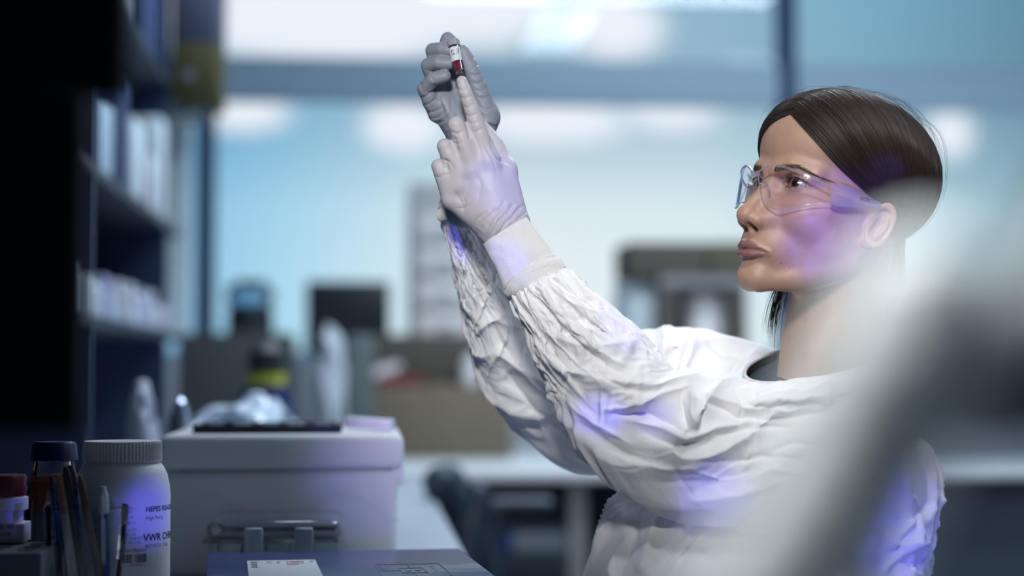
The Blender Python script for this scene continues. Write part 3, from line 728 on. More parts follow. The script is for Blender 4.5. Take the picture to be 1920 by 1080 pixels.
def make_gloves(parent):
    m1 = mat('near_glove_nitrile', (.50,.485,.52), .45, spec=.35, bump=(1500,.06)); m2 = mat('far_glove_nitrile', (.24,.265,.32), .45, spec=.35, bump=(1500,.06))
    V, F = surface_nets(near_hand, (780,120,-62), (1060,560,92), 1.9); V = relax(V, F, 2)
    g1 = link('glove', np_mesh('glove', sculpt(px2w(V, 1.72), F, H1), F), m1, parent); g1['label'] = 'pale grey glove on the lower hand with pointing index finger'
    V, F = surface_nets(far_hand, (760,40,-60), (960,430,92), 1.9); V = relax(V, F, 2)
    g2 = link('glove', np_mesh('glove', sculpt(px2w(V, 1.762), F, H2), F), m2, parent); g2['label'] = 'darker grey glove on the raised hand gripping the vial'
    return g1, g2

def make_vial():
    a = at(849.5, 79, 1.751); b = at(861.5, 138, 1.742); ax = (b-a); L = np.linalg.norm(ax); z = -ax/L
    x = np.cross(z, FWD); x /= np.linalg.norm(x); y = np.cross(z, x); M = basis(b, x, y, z)
    t = thing('sample_vial', 'small clear vial of dark red fluid with a white label held in the gloved fingers', 'vial', b)
    Mi = Matrix.Translation(t.location).inverted()@M; r = .0058
    mb = MB(); mb.lathe([(.0005,0),(r*.7,.0003),(r,.002),(r,L*.86),(r*.9,L*.87),(r*.9,L*.86),(r*.9,.0025),(r*.6,.0012),(0.0005,.001)], n=32, M=Mi, cap=False); mb.build('vial_body', clear_mat('vial_plastic', (.93,.93,.95), 1.35, .05, .05), t)
    mb = MB(); mb.lathe([(.0003,.0014),(r*.6,.0014),(r*.86,.003),(r*.86,L*.34),(.0003,L*.34)], n=32, M=Mi, cap=False); mb.build('red_fluid', mat('red_fluid', (.24,.025,.045), .1, coat=.6), t)
    mb = MB(); mb.lathe([(r*1.02,L*.36),(r*1.02,L*.80)], n=32, M=Mi, cap=False); lb = mb.build('vial_label', mat('label_paper', (.62,.66,.72), .6), t)
    mb = MB(); mb.lathe([(.0003,L*.86),(r*1.12,L*.86),(r*1.12,L*1.02),(r*.9,L*1.04),(.0003,L*1.04)], n=32, M=Mi, cap=False, flute=(L*.85,L*1.03,.94)); mb.build('vial_cap', mat('vial_cap', (.30,.32,.36), .2, coat=.5), t)
    mes = []
    for i, (hh, s) in enumerate(((.70,'A+ 12'),(.60,'03-17'))):
        # small handwritten marks on the label, facing the camera
        tx = np.cross(z, -FWD); tx /= np.linalg.norm(tx); nrm = np.cross(tx, z)
        o = b+z*L*(hh-.06)+nrm*r*1.06-tx*.004-np.array(t.location)
        mes.append(text_mesh('ink', s, .0034, basis(o, tx, z, nrm), None))
    o = join_meshes('handwriting', mes, mat('pen_ink', (.06,.07,.16), .5), lb)
    return t

# ------------------------------------------------------------------ cloth: swept tubes that are made too long and left to buckle
def sweep(st, ns, nt, flat=.78, twist=0.):
    """st rows: px, py, radius px, depth, flat ; returns world grid (ns, nt, 3). Ring angle 0 points up the picture"""
    st = np.array(st, float); C = np.array([at(a[0], a[1], a[3]) for a in st]); rad = st[:,2]*st[:,3]/FPX; fl = st[:,4]
    d = np.r_[0, np.cumsum(np.linalg.norm(np.diff(C, axis=0), axis=1))]; s = np.linspace(0, d[-1], ns)
    def cr(Y):
        Y = np.asarray(Y, float); m = np.gradient(Y, d, axis=0); out = []
        for v in s:
            i = min(max(np.searchsorted(d, v)-1, 0), len(d)-2); h = d[i+1]-d[i]; t = (v-d[i])/h
            out.append((2*t**3-3*t*t+1)*Y[i]+(t**3-2*t*t+t)*h*m[i]+(-2*t**3+3*t*t)*Y[i+1]+(t**3-t*t)*h*m[i+1])
        return np.array(out)
    Cs = cr(C); rs = cr(rad); fs = cr(fl)
    T = np.gradient(Cs, axis=0); T /= np.linalg.norm(T, axis=1, keepdims=True)
    Wd = np.cross(T, FWD); Wd /= np.linalg.norm(Wd, axis=1, keepdims=True); Dd = np.cross(T, Wd)
    th = np.linspace(0, 2*math.pi, nt, endpoint=False)
    ring = Cs[:,None]+rs[:,None,None]*(Wd[:,None]*np.cos(th)[None,:,None]+(fs[:,None,None])*Dd[:,None]*np.sin(th)[None,:,None])
    return ring, s
def crumple(G, ex, ec, iters=140, anchor=.02, bend=.25, amp=.012, seed=1, nscale=(40,10), namp=.002, lim=None):
    """G (ns,nt,3) periodic in t. ex, ec: fractional extra length along / around, arrays over ns (or ns x nt)"""
    B = G.copy(); ns, nt = G.shape[:2]
    e1 = np.roll(B, -1, 1)-B; e0 = np.gradient(B, axis=0); Nn = np.cross(e0, e1); Nn /= np.linalg.norm(Nn, axis=2, keepdims=True)+1e-12
    if ((Nn*(B-B.mean(1, keepdims=True))).sum() < 0): Nn = -Nn
    ex = np.broadcast_to(np.asarray(ex, float).reshape(ns, -1), (ns, nt)); ec = np.broadcast_to(np.asarray(ec, float).reshape(ns, -1), (ns, nt))
    Ls = np.linalg.norm(B[1:]-B[:-1], axis=2)*(1+(ex[1:]+ex[:-1])/2); Lt = np.linalg.norm(e1, axis=2)*(1+ec)
    Dg = np.linalg.norm(np.roll(B, -1, 1)[1:]-B[:-1], axis=2)*(1+.5*(ex[:-1]+ec[:-1])); Dh = np.linalg.norm(B[1:]-np.roll(B, -1, 1)[:-1], axis=2)*(1+.5*(ex[:-1]+ec[:-1]))
    ii, jj = np.meshgrid(np.arange(ns), np.arange(nt), indexing='ij')
    th = 2*math.pi*jj/nt
    rad = nt/6.2832
    P3 = np.stack([ii.ravel()/nscale[0]*1.0, np.cos(th).ravel()*rad/nscale[1], np.sin(th).ravel()*rad/nscale[1]], 1)
    nz_ = vnoise(P3, seed)+.6*vnoise(P3*2.1, seed+5)+.4*vnoise(P3*4.3+3, seed+9)
    X = B+Nn*(nz_.reshape(ns,nt)*namp*np.clip((ex+ec)*5, 0, 1))[...,None]
    am = (np.broadcast_to(np.asarray(amp, float).reshape(-1,1) if np.ndim(amp) else amp, (ns, nt)))
    def proj(a, b, L, k=.5):
        d = b-a; l = np.linalg.norm(d, axis=-1); c = (k*(l-L)/(l+1e-9))[...,None]*d; return c
    for it in range(iters):
        for par in (0,1):
            n_ = (ns-1-par+1)//2; sl0 = slice(par, par+2*n_, 2); sl1 = slice(par+1, par+1+2*n_, 2)
            a = X[sl0][:n_]; b = X[sl1][:n_]; m = min(len(a), len(b)); a = a[:m]; b = b[:m]; c = proj(a, b, Ls[sl0][:m]); X[sl0][:m] += c; X[sl1][:m] -= c
        for par in (0,1):
            ia = (np.arange(par, nt, 2)); ib = (ia+1) % nt; a = X[:,ia]; b = X[:,ib]; c = proj(a, b, Lt[:,ia]); X[:,ia] = a+c; X[:,ib] = b-c
        # shear, damped jacobi
        Xr = np.roll(X, -1, 1); c = proj(X[:-1], Xr[1:], Dg, .12); X[:-1] += c; X[1:] -= np.roll(c, 1, 1)
        Xr = np.roll(X, -1, 1); c = proj(Xr[:-1], X[1:], Dh, .12); X[1:] -= c; X[:-1] += np.roll(c, 1, 1)
        # bending: pull to neighbour average
        lap = (np.roll(X,1,1)+np.roll(X,-1,1))/2-X; X += bend*.5*lap*.5
        lap = X[:-2]*.5+X[2:]*.5-X[1:-1]; X[1:-1] += bend*.5*lap*.5
        D = B-X; X += D*anchor
        h = ((X-B)*Nn).sum(2); over = np.clip(h, -am, am)-h; X += Nn*over[...,None]*.6
        X[0] = B[0]; X[-1] = B[-1]
    return X, Nn
def up2(X, k):
    ns, nt = X.shape[:2]; n2 = (ns-1)*k+1; i = np.linspace(0, ns-1, n2); a = np.minimum(i.astype(int), ns-2); t = (i-a)[:,None,None]
    g = lambda q: X[np.clip(a+q, 0, ns-1)]
    cr = lambda p0,p1,p2,p3,t: .5*(2*p1+(p2-p0)*t+(2*p0-5*p1+4*p2-p3)*t*t+(3*p1-p0-3*p2+p3)*t**3)
    Y = cr(g(-1), g(0), g(1), g(2), t); out = np.zeros((n2, nt*k, 3))
    for q in range(k): out[:,q::k] = cr(np.roll(Y,1,1), Y, np.roll(Y,-1,1), np.roll(Y,-2,1), q/k)
    return out
def crease_field(G, s, seed, torso=False):
    """ridged, domain-warped folds laid over a swept grid; returns offsets along the outward normal"""
    ns, nt = G.shape[:2]; cen = G.mean(1, keepdims=True); e1 = np.roll(G,-1,1)-np.roll(G,1,1); e0 = np.gradient(G, axis=0)
    Nn = np.cross(e0, e1); Nn /= np.linalg.norm(Nn, axis=2, keepdims=True)+1e-12
    if (Nn*(G-cen)).sum() < 0: Nn = -Nn
    Ls = np.r_[0, np.cumsum(np.linalg.norm(np.diff(cen[:,0], axis=0), axis=1))][:,None]*np.ones((1,nt))
    rad = np.linalg.norm(G-cen, axis=2).mean(1, keepdims=True)*np.ones((1,nt)); r0 = float(rad.mean())
    th = np.arange(nt)[None,:]*2*math.pi/nt*np.ones((ns,1))
    def lay(ls, la, tw, sd, p=1.6, warp=.5):
        t = th+tw*Ls/r0
        P = np.stack([Ls/ls, np.cos(t)*r0/la, np.sin(t)*r0/la], -1).reshape(-1,3)
        Wp = np.stack([vnoise(P*.7+11.3, sd+50), vnoise(P*.7+4.1, sd+60), vnoise(P*.7-7.7, sd+70)], 1)
        n = vnoise(P+warp*Wp, sd); return ((1-np.abs(n)*1.15).clip(0,1)**p).reshape(ns,nt)
    def msk(sc, sd, lo=-.1, hi=.35):
        P = np.stack([Ls/sc, np.cos(th)*r0/sc, np.sin(th)*r0/sc], -1).reshape(-1,3); v = vnoise(P, sd).reshape(ns,nt); v = np.clip((v-lo)/(hi-lo), 0, 1); return v*v*(3-2*v)
    s2 = s[:,None]
    if torso:
        h = .016*lay(.30,.075,.2,seed)+.010*lay(.10,.035,-.5,seed+1)*msk(.08,seed+2,-.3,.2)+.0045*lay(.03,.018,.8,seed+3)*msk(.05,seed+4,-.3,.2)
        env = np.interp(s, [0,.08,.2,.45,1], [0,.15,.5,1,1])[:,None]
        return Nn*((h-.012)*env)[...,None]
    gather = np.interp(s, [0,.06,.25,.40], [1,1,.45,0])[:,None]; elbow = np.exp(-((s2-.52)/.15)**2)
    h = .0042*gather*lay(.075,.010,.25,seed,2.2,.8)+.0022*gather*lay(.030,.007,-.4,seed+1,2.0,.9)
    h = h+(.010+.010*elbow)*(1-.7*gather)*lay(.10,.040,.55,seed+2,1.8,.7)
    h = h+.0045*lay(.035,.020,-.8,seed+3,1.8,.8)*msk(.07,seed+4,-.25,.2)
    h = h+.0019*lay(.014,.010,.9,seed+5,1.8,.8)*msk(.045,seed+6,-.35,.2)
    env = np.interp(s, [0,.02,.06,1], [.0,.5,1,1])[:,None]
    return Nn*((h-.0075)*env)[...,None]
def grid_faces(ns, nt, per=True, base=0):
    I = np.arange(ns*nt).reshape(ns,nt)+base
    if per: J = np.roll(I, -1, 1); return np.stack([I[:-1], J[:-1], J[1:], I[1:]], -1).reshape(-1,4)
    return np.stack([I[:-1,:-1], I[:-1,1:], I[1:,1:], I[1:,:-1]], -1).reshape(-1,4)
NEAR_ARM = [(1000,522,55,1.712,.80),(1008,540,60,1.710,.85),(1036,572,72,1.702,.85),(1075,622,93,1.70,.8),(1112,672,104,1.70,.76),(1152,733,111,1.695,.72),(1196,785,112,1.69,.7),(1246,815,110,1.685,.7),(1312,842,122,1.68,.62),(1405,857,137,1.675,.56),(1495,861,149,1.67,.52),(1580,865,160,1.67,.5),(1650,870,160,1.67,.5)]
FAR_ARM = [(862,395,37,1.79,.9),(872,425,42,1.80,.9),(888,470,48,1.81,.85),(912,530,62,1.83,.8),(945,605,76,1.85,.8),(985,680,88,1.87,.78),(1040,745,98,1.89,.76),(1108,768,108,1.90,.75),(1180,748,122,1.91,.72),(1260,733,122,1.91,.7),(1350,742,122,1.91,.68),(1430,775,122,1.91,.6)]
FOLDS = [([(1290,727),(1232,744),(1180,757),(1138,768)],7,8),([(1150,779),(1210,777),(1262,796),(1284,812)],-8,9),([(1284,722),(1300,752),(1303,802)],9,7),([(1276,742),(1282,775),(1288,806)],-7,6),([(1318,745),(1322,775),(1312,812)],-5,8),
    ([(1168,782),(1225,800),(1284,822),(1345,803),(1425,790)],7,7),([(1210,812),(1270,838),(1330,828)],-4,9),([(1322,752),(1390,782),(1450,786),(1545,770)],-6,7),([(1330,742),(1400,768),(1480,772),(1560,752)],5,7),([(1345,815),(1400,803),(1480,800)],-4,6),
    ([(1010,562),(1052,615),(1110,668),(1172,702)],-5,6),([(1020,556),(1066,606),(1122,658),(1180,690)],4.5,6),([(990,600),(1036,660),(1075,715)],-4,6),([(1000,640),(1050,690),(1090,742)],4,7),([(1060,560),(1092,602),(1134,650)],-4,5),([(1080,562),(1120,608),(1160,640)],4,5),
    ([(1112,690),(1170,730),(1240,738)],-3.5,9),([(1052,742),(1110,790),(1180,830)],4,9),([(1096,800),(1150,838),(1220,870)],-3.5,9),([(1180,870),(1260,880),(1340,868)],4,9),([(1240,905),(1330,905),(1420,880)],-4,9),([(1300,940),(1380,930),(1470,900)],4,9),
    ([(1268,872),(1276,905),(1300,930)],-3,5),([(1290,862),(1360,868),(1430,856),(1500,862)],-4,6),([(1300,880),(1350,900),(1400,890)],3.5,5),([(1380,735),(1392,760),(1388,800)],-2.5,4),([(1410,722),(1418,760),(1412,850)],-1.5,4),([(1420,722),(1428,760),(1422,850)],1.5,4),([(1440,850),(1480,830),(1540,835)],-3,6),([(1400,900),(1450,880),(1520,885)],3,6)]
FFOLDS = [([(1276,628),(1266,665),(1262,712)],-9,9),([(1300,630),(1288,668),(1268,716)],7,9),([(1240,608),(1248,640),(1240,690)],6,8),([(1222,610),(1228,650),(1215,700)],-5,8),([(1420,655),(1392,690),(1366,722)],5,5),([(1405,650),(1376,690),(1350,720)],-4,5),([(1330,640),(1352,662),(1400,668)],-4,8),([(1250,590),(1252,602),(1254,620)],7,12),
    ([(866,470),(880,520),(900,560)],-4,6),([(856,450),(870,500),(884,545)],4,6),([(880,450),(912,510),(925,570)],5,6),([(900,560),(940,640),(985,700)],-4,7),([(940,620),(975,690),(1030,745)],4,7),([(985,660),(1040,740),(1075,790)],6,8),([(950,700),(1000,770),(1060,815)],-4,8)]
TFOLDS = [([(1175,880),(1150,930),(1110,1075)],9,14),([(1205,905),(1190,980),(1160,1080)],-8,14),([(1250,945),(1225,1000),(1195,1085)],7,12),([(1310,975),(1280,1030),(1250,1090)],-7,12),([(1690,900),(1720,960),(1735,1060)],6,9),([(1700,1050),(1720,1062),(1738,1050)],-8,7),([(1640,960),(1690,990),(1750,940)],-5,8),([(1660,1010),(1700,1030),(1740,1010)],5,8)]
def make_gown(parent):
    gm = bpy.data.materials.new('white_gown_cloth'); gm.use_nodes = True; b = gm.node_tree.nodes['Principled BSDF']
    b.inputs['Base Color'].default_value = (.86,.86,.88,1); b.inputs['Roughness'].default_value = .75; b.inputs['Specular IOR Level'].default_value = .25; b.inputs['Sheen Weight'].default_value = .15
    nt_ = gm.node_tree; tcn = nt_.nodes.new('ShaderNodeTexCoord'); n = nt_.nodes.new('ShaderNodeTexNoise'); n.inputs['Scale'].default_value = 160; n.inputs['Detail'].default_value = 6
    nt_.links.new(tcn.outputs['Object'], n.inputs['Vector']); bp = nt_.nodes.new('ShaderNodeBump'); bp.inputs['Strength'].default_value = .5; bp.inputs['Distance'].default_value = .0012
    nt_.links.new(n.outputs[0], bp.inputs['Height']); nt_.links.new(bp.outputs[0], b.inputs['Normal'])
    Vs = []; Fs = []; base = 0
    for st, sd in ((NEAR_ARM, 3),(FAR_ARM, 8)):
        ns, nt = 331, 300; G, s = sweep(st, ns, nt); s = s/s[-1]
        ex = np.interp(s, [0,.06,.2,.35,.5,.8,1], [.02,.14,.12,.12,.16,.09,.05]); ec = np.interp(s, [0,.03,.15,.3,.45,.7,1], [.30,.40,.22,.10,.10,.08,.04])
        am = np.interp(s, [0,.03,.1,.3,.5,1], [.003,.005,.008,.011,.014,.013])
        X = G+crease_field(G, s, sd)
        X, _ = crumple(X, ex*.22, ec*.22, iters=60, anchor=.01, bend=.25, amp=.006, seed=sd, nscale=(30,14), namp=.0008)
        X = sculpt(X.reshape(-1,3), grid_faces(ns, nt), FOLDS if sd == 3 else FFOLDS).reshape(X.shape)
        Vs.append(X.reshape(-1,3)); Fs.append(grid_faces(ns, nt, True, base)); base += ns*nt
    # torso
    def ring(cx, cy, hx, dc, hd, tf=0, tn=0):
        th = np.linspace(0, 2*math.pi, 360, endpoint=False); out = []
        for t in th:
            c, s_ = math.cos(t), math.sin(t); e = .9
            c = math.copysign(abs(c)**e, c); s_ = math.copysign(abs(s_)**e, s_)
            out.append(at(cx-hx*c, cy+tf*c-tn*s_, dc+hd*s_))     # c=1 front (left of picture), s=1 far side
        return np.array(out)
    rows = [ring(1530,676,134,1.765,.082,24,34), ring(1527,684,143,1.765,.092,24,32), ring(1508,715,178,1.765,.13,14,26), ring(1490,760,215,1.80,.15,6,10), ring(1478,830,262,1.825,.145), ring(1472,900,296,1.83,.14), ring(1455,985,306,1.82,.15), ring(1425,1080,315,1.80,.17), ring(1410,1200,318,1.74,.21), ring(1400,1420,320,1.74,.23), ring(1380,1560,350,1.74,.25)]
    rows = np.array(rows); k = len(rows); ns = 262; d = np.arange(k)*1.; q = np.linspace(0, k-1, ns); out = []
    for v in q:
        i = min(int(v), k-2); t = v-i; p0 = rows[max(i-1,0)]; p1 = rows[i]; p2 = rows[i+1]; p3 = rows[min(i+2,k-1)]
        out.append(.5*((2*p1)+(-p0+p2)*t+(2*p0-5*p1+4*p2-p3)*t*t+(-p0+3*p1-3*p2+p3)*t**3))
    G = np.array(out); s = np.linspace(0,1,ns)
    ex = np.interp(s, [0,.1,.3,.7,1], [.0,.02,.07,.07,.03]); ec = np.interp(s, [0,.05,.2,.6,1], [.02,.05,.07,.09,.09])
    X = G+crease_field(G, s, 21, torso=True); X, _ = crumple(X, ex*.3, ec*.3, iters=50, anchor=.01, bend=.25, amp=.006, seed=2, nscale=(40,20), namp=.0008); X = sculpt(X.reshape(-1,3), grid_faces(ns, 360), TFOLDS).reshape(X.shape)
    Vs.append(X.reshape(-1,3)); Fs.append(grid_faces(ns, 360, True, base)); base += ns*360
    g = link('gown', np_mesh('gown', np.concatenate(Vs), np.concatenate(Fs)), gm, parent); g['label'] = 'crumpled white laboratory gown'
    # knitted cuffs
    km = mat('knit_cuff', (.80,.80,.80), .9, spec=.15, sheen=.3, bump=(2200,.35))
    for st, nm in (([(947,434,48,1.718,.82),(960,455,50,1.717,.82),(982,492,54,1.714,.82),(992,510,57,1.713,.82),(997,517,61,1.712,.84),(1001,523,63,1.712,.84),(1004,529,62,1.711,.84),(1006,533,57,1.711,.84)], 'near'), ([(872,330,36,1.785,.9),(868,350,37,1.787,.9),(864,378,38,1.79,.9),(862,392,42,1.79,.9),(862,402,43,1.79,.9),(863,410,39,1.79,.9)], 'far')):
        ns, nt = 90, 480; G, s = sweep(st, ns, nt); s /= s[-1]
        cen = G.mean(1, keepdims=True); dr = G-cen; dr /= np.linalg.norm(dr, axis=2, keepdims=True)
        j = np.arange(nt)[None,:]; i = np.arange(ns)[:,None]
        h = .00025*np.sin(j*2*math.pi/nt*110)+0*i
        P3 = np.stack(np.broadcast_arrays(i/22., 3*np.cos(j*2*math.pi/nt), 3*np.sin(j*2*math.pi/nt)), -1).reshape(-1,3)
        h = h+(.0011*vnoise(P3, 4)).reshape(ns,nt)
        h = h-.0016*np.exp(-((s[:,None]-.80-.03*np.sin(j*2*math.pi/nt*2+1))/.018)**2)
        X = G+dr*h[...,None]
        X2 = G[:3]-dr[:3]*np.array([.0008,.002,.003])[:,None,None]        # turned-in edge
        V = np.concatenate([X2[::-1].reshape(-1,3), X.reshape(-1,3)]); c = link('cuff', np_mesh('cuff', V, grid_faces(ns+3, nt)), km, g)
    # binding tape at the neck
    nm_ = mat('neck_binding', (.62,.63,.64), .9)
    rg = rows[0]; mb = MB(); mb.tube([tuple(p) for p in np.concatenate([rg[::6], rg[:1]])], .0022, 8, cap=False); mb.build('neckline_binding', nm_, g)
    return g
# ------------------------------------------------------------------ the body under the gown
FIG_LOC=None
def make_person():
    t = thing('person', 'dark-haired woman in a white gown and gloves seated, gazing up at a raised vial', 'person', at(1440,1600,1.75)*np.array([1,1,0]))
    V, F = surface_nets(face, (-92,-108,-236), (92,128,122), 1.25)
    l_, b_, c_ = head_attrs(V)
    # torso, arms and seated legs: coarser, same mesh
    S = lambda a, b, c: np.array(at(a, b, c))
    def torso(P):
        f = cap(P, S(1550,790,1.78), S(1520,880,1.80), .035, .06)
        f = smin(f, cap(P, S(1500,870,1.72), S(1500,870,1.88), .04, .045), .03)
        f = smin(f, chain(P, [S(1490,1010,1.80), S(1470,1150,1.79), S(1470,1450,1.755)], [.11,.095,.12]), .05)
        f = smin(f, chain(P, [S(1530,872,1.70), S(1246,815,1.685), S(1112,672,1.70), S(965,470,1.718)], [.036,.027,.024,.014]), .02)
        f = smin(f, chain(P, [S(1450,800,1.89), S(1108,768,1.90), S(945,605,1.85), S(866,372,1.79)], [.045,.036,.028,.013]), .02)
        hip = S(1470,1470,1.755)
        for dd in (-.09,.09):
            h0 = hip+FWD*dd; k0 = h0-RGT*.34+np.array([0,0,.0]); k0[2] = .50; a0 = k0-RGT*.02; a0[2] = .09; h0[2] = .53
            f = smin(f, chain(P, [h0, k0, a0, a0-RGT*.15+np.array([0,0,-.05])], [.085,.06,.042,.035]), .03)
        return f
    c0 = S(1300,1100,1.755)
    V2, F2 = surface_nets(torso, (c0[0]-.42,c0[1]-.30,.0), (c0[0]+.45,c0[1]+.34,1.32), .008)
    Vw = np.concatenate([h2w(V), V2]); F = np.concatenate([F, F2+len(V)])
    me = np_mesh('person', Vw-np.array(t.location), F); z = np.zeros(len(V2))
    for nme, v in (('lip',l_),('brow',b_),('cheek',c_)): attr(me, nme, np.r_[v, z])
    body = link('body', me, skin_material(), t)
    class Par: pass
    # children live in world coordinates: a helper keeps them under the empty
    kids = []
    before = set(bpy.data.objects)
    for s in (1,-1): make_eye(s, None)
    face_hairs(None); make_hair(None); make_gloves(None); make_gown(None)
    # dark top under the gown and dark trousers
    dm = mat('navy_jersey', (.006,.011,.024), .85, spec=.15, bump=(600,.3))
    rows = []
    nc = pix(h2w([[0,-36,-190]]))[0]
    for (cx, cy, hx, hd, tf, tn) in ((nc[0],674,92,.050,24,32),(nc[0],679,97,.055,24,32),(nc[0]-12,683,118,.067,24,32),(1530,688,131,.079,24,33),(1528,700,132,.080,20,28),(1525,790,130,.07,0,0)):
        th = np.linspace(0, 2*math.pi, 96, endpoint=False); rows.append([at(cx-hx*math.cos(a), cy+tf*math.cos(a)-tn*math.sin(a), 1.765+hd*math.sin(a)) for a in th])
    ho = link('undershirt', np_mesh('undershirt', np.array(rows).reshape(-1,3), grid_faces(len(rows), 96)), dm, None); ho['label'] = 'dark navy round-neck top'
    sm = ho.modifiers.new('s', 'SUBSURF'); sm.levels = sm.render_levels = 2
    hip = S(1470,1470,1.755); hip[2] = .53
    def trou(P):
        f = None
        for dd in (-.09,.09):
            h0 = hip+FWD*dd; h0[2] = .53; k0 = h0-RGT*.34; k0[2] = .50; a0 = k0-RGT*.02; a0[2] = .12
            c = chain(P, [h0, k0, a0], [.10,.074,.062]); f = c if f is None else smin(f, c, .04)
        return f
    V3, F3 = surface_nets(trou, (hip[0]-.62,hip[1]-.26,.04), (hip[0]+.2,hip[1]+.34,.68), .009)
    link('trousers', np_mesh('trousers', V3, F3), dm, None)
    for o in set(bpy.data.objects)-before:
        if o.parent is None: o.parent = t; o.matrix_parent_inverse = Matrix.Translation(t.location).inverted()
    return t
# ------------------------------------------------------------------ the room
def py_(px, py, Y):
    """pixel ray meets the plane Y"""
    v = FWD+RGT*(px-960)/FPX+UPV*(540-py)/FPX; return CAM+v*(Y/v[1])
def pz_(px, py, z):
    v = FWD+RGT*(px-960)/FPX+UPV*(540-py)/FPX; return CAM+v*((z-1.0)/v[2])
def X_(px, Y): return py_(px, 700, Y)[0]
def Z_(py, Y): return py_(680, py, Y)[2]
RX0, RX1, RY0, RY1, RZ = -1.0, 3.4, -1.3, 6.2, 3.0
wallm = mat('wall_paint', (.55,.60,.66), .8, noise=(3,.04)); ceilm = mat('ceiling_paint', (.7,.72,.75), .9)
floorm = mat('floor_vinyl', (.16,.20,.25), .35, noise=(6,.15)); framem = mat('window_frame_metal', (.018,.055,.16), .5); transm = mat('transom_metal', (.42,.60,.74), .5)
def struct(name, mb, m, smooth=False):
    return mb.build(name, m, None, smooth=smooth, kind='structure')
struct('floor', MB().bounds(RX0-.1,RX1+.1,RY0-.1,RY1+.1,-.1,0), floorm)
struct('ceiling', MB().bounds(RX0-.1,RX1+.1,RY0-.1,RY1+.1,RZ,RZ+.1), ceilm)
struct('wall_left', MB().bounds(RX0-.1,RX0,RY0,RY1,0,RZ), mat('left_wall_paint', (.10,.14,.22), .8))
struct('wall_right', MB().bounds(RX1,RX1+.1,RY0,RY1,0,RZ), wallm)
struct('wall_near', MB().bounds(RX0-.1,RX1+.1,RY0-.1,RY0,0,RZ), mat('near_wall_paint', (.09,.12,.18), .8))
SILL, HEAD = 1.03, 2.85
mb = MB(); mb.bounds(RX0-.1,RX1+.1,RY1,RY1+.12,0,SILL); mb.bounds(RX0-.1,RX1+.1,RY1,RY1+.12,HEAD,RZ); struct('wall_far', mb, wallm)
w = struct('window_1', MB().bounds(RX0,RX1,RY1+.02,RY1+.09,SILL,SILL+.05), transm)
gl = MB()
tz0, tz1 = Z_(190, RY1), Z_(107, RY1)
mx = [RX0+.03, X_(381, RY1), X_(1482, RY1), 2.95, RX1-.03]
MB().bounds(RX0,RX1,RY1+.0,RY1+.07,tz0,tz1,bev=.006).build('transom', transm, w)
for i, x in enumerate(mx): MB().bounds(x-.034,x+.034,RY1-.01,RY1+.08,SILL,HEAD,bev=.006).build('mullion', framem, w)
glm = clear_mat('window_glass', (.97,.99,1), 1.25, .01)
for a, b in zip(mx, mx[1:]):
    for z0, z1 in ((SILL+.05,tz0),(tz1,HEAD)): MB().bounds(a+.034,b-.034,RY1+.04,RY1+.046,z0,z1).build('pane', glm, w)

# added ceiling fill panels, each a housing with a lamp below
def added_fixture(x, y, sx, sy, power, col, spread=None, place='over the bench'):
    t = thing('added_ceiling_light', 'flat ceiling light panel '+place, 'light', (x,y,RZ-.05))
    MB().box((0,0,.022), (sx+.06,sy+.06,.045), bev=.006).build('housing', mat('fixture_white', (.8,.8,.8), .4), t)
    l = bpy.data.lights.new('lamp', 'AREA'); l.shape = 'RECTANGLE'; l.size = sx; l.size_y = sy; l.energy = power; l.color = col
    if spread: l.spread = R(spread)
    o = bpy.data.objects.new('lamp', l); COL.objects.link(o); o.parent = t; o.location = (0,0,-.003)
for f_ in ADDED_PANELS: added_fixture(*f_)
for (lo_, tg_, an_, pw_, co_, wh_) in ADDED_SPOTS:
    t = thing('added_spotlight', 'added unseen spotlight on a ceiling rod, '+wh_, 'light', (lo_[0],lo_[1],RZ-.001))
    MB().lathe([(.012,0),(.012,-(RZ-lo_[2]-.08))]).build('rod', mat('fixture_white', (.8,.8,.8), .4), t)
    d_ = (Vector(tg_)-Vector(lo_)); q_ = d_.to_track_quat('-Z','Y'); hd = MB().lathe([(.13,-.06),(.14,-.05),(.14,.06),(.06,.10),(.001,.10)], cap=False).build('lamp_head', MATS['fixture_white'], t)
    hd.location = Vector(lo_)-t.location-(-d_.normalized()*-.0); hd.rotation_euler = q_.to_euler()
    l = bpy.data.lights.new('lamp', 'SPOT'); l.energy = pw_; l.color = co_; l.spot_size = R(an_); l.spot_blend = .35; l.shadow_soft_size = .12
    o = bpy.data.objects.new('lamp', l); COL.objects.link(o); o.parent = hd; o.location = (0,0,-.07)
bl_ = thing('bench_lamp', 'small blue-lit bench lamp to the right of the camera', 'lamp', (LAMP[0]+.06,LAMP[1]-.0,.75))
MB().lathe([(.001,0),(.06,0),(.06,.012),(.001,.014)]).build('base', mat('fixture_white', (.8,.8,.8)), bl_); MB().lathe([(.008,.012),(.008,LAMP[2]-.75+.03)]).build('pole', mat('fixture_white', (.8,.8,.8)), bl_)

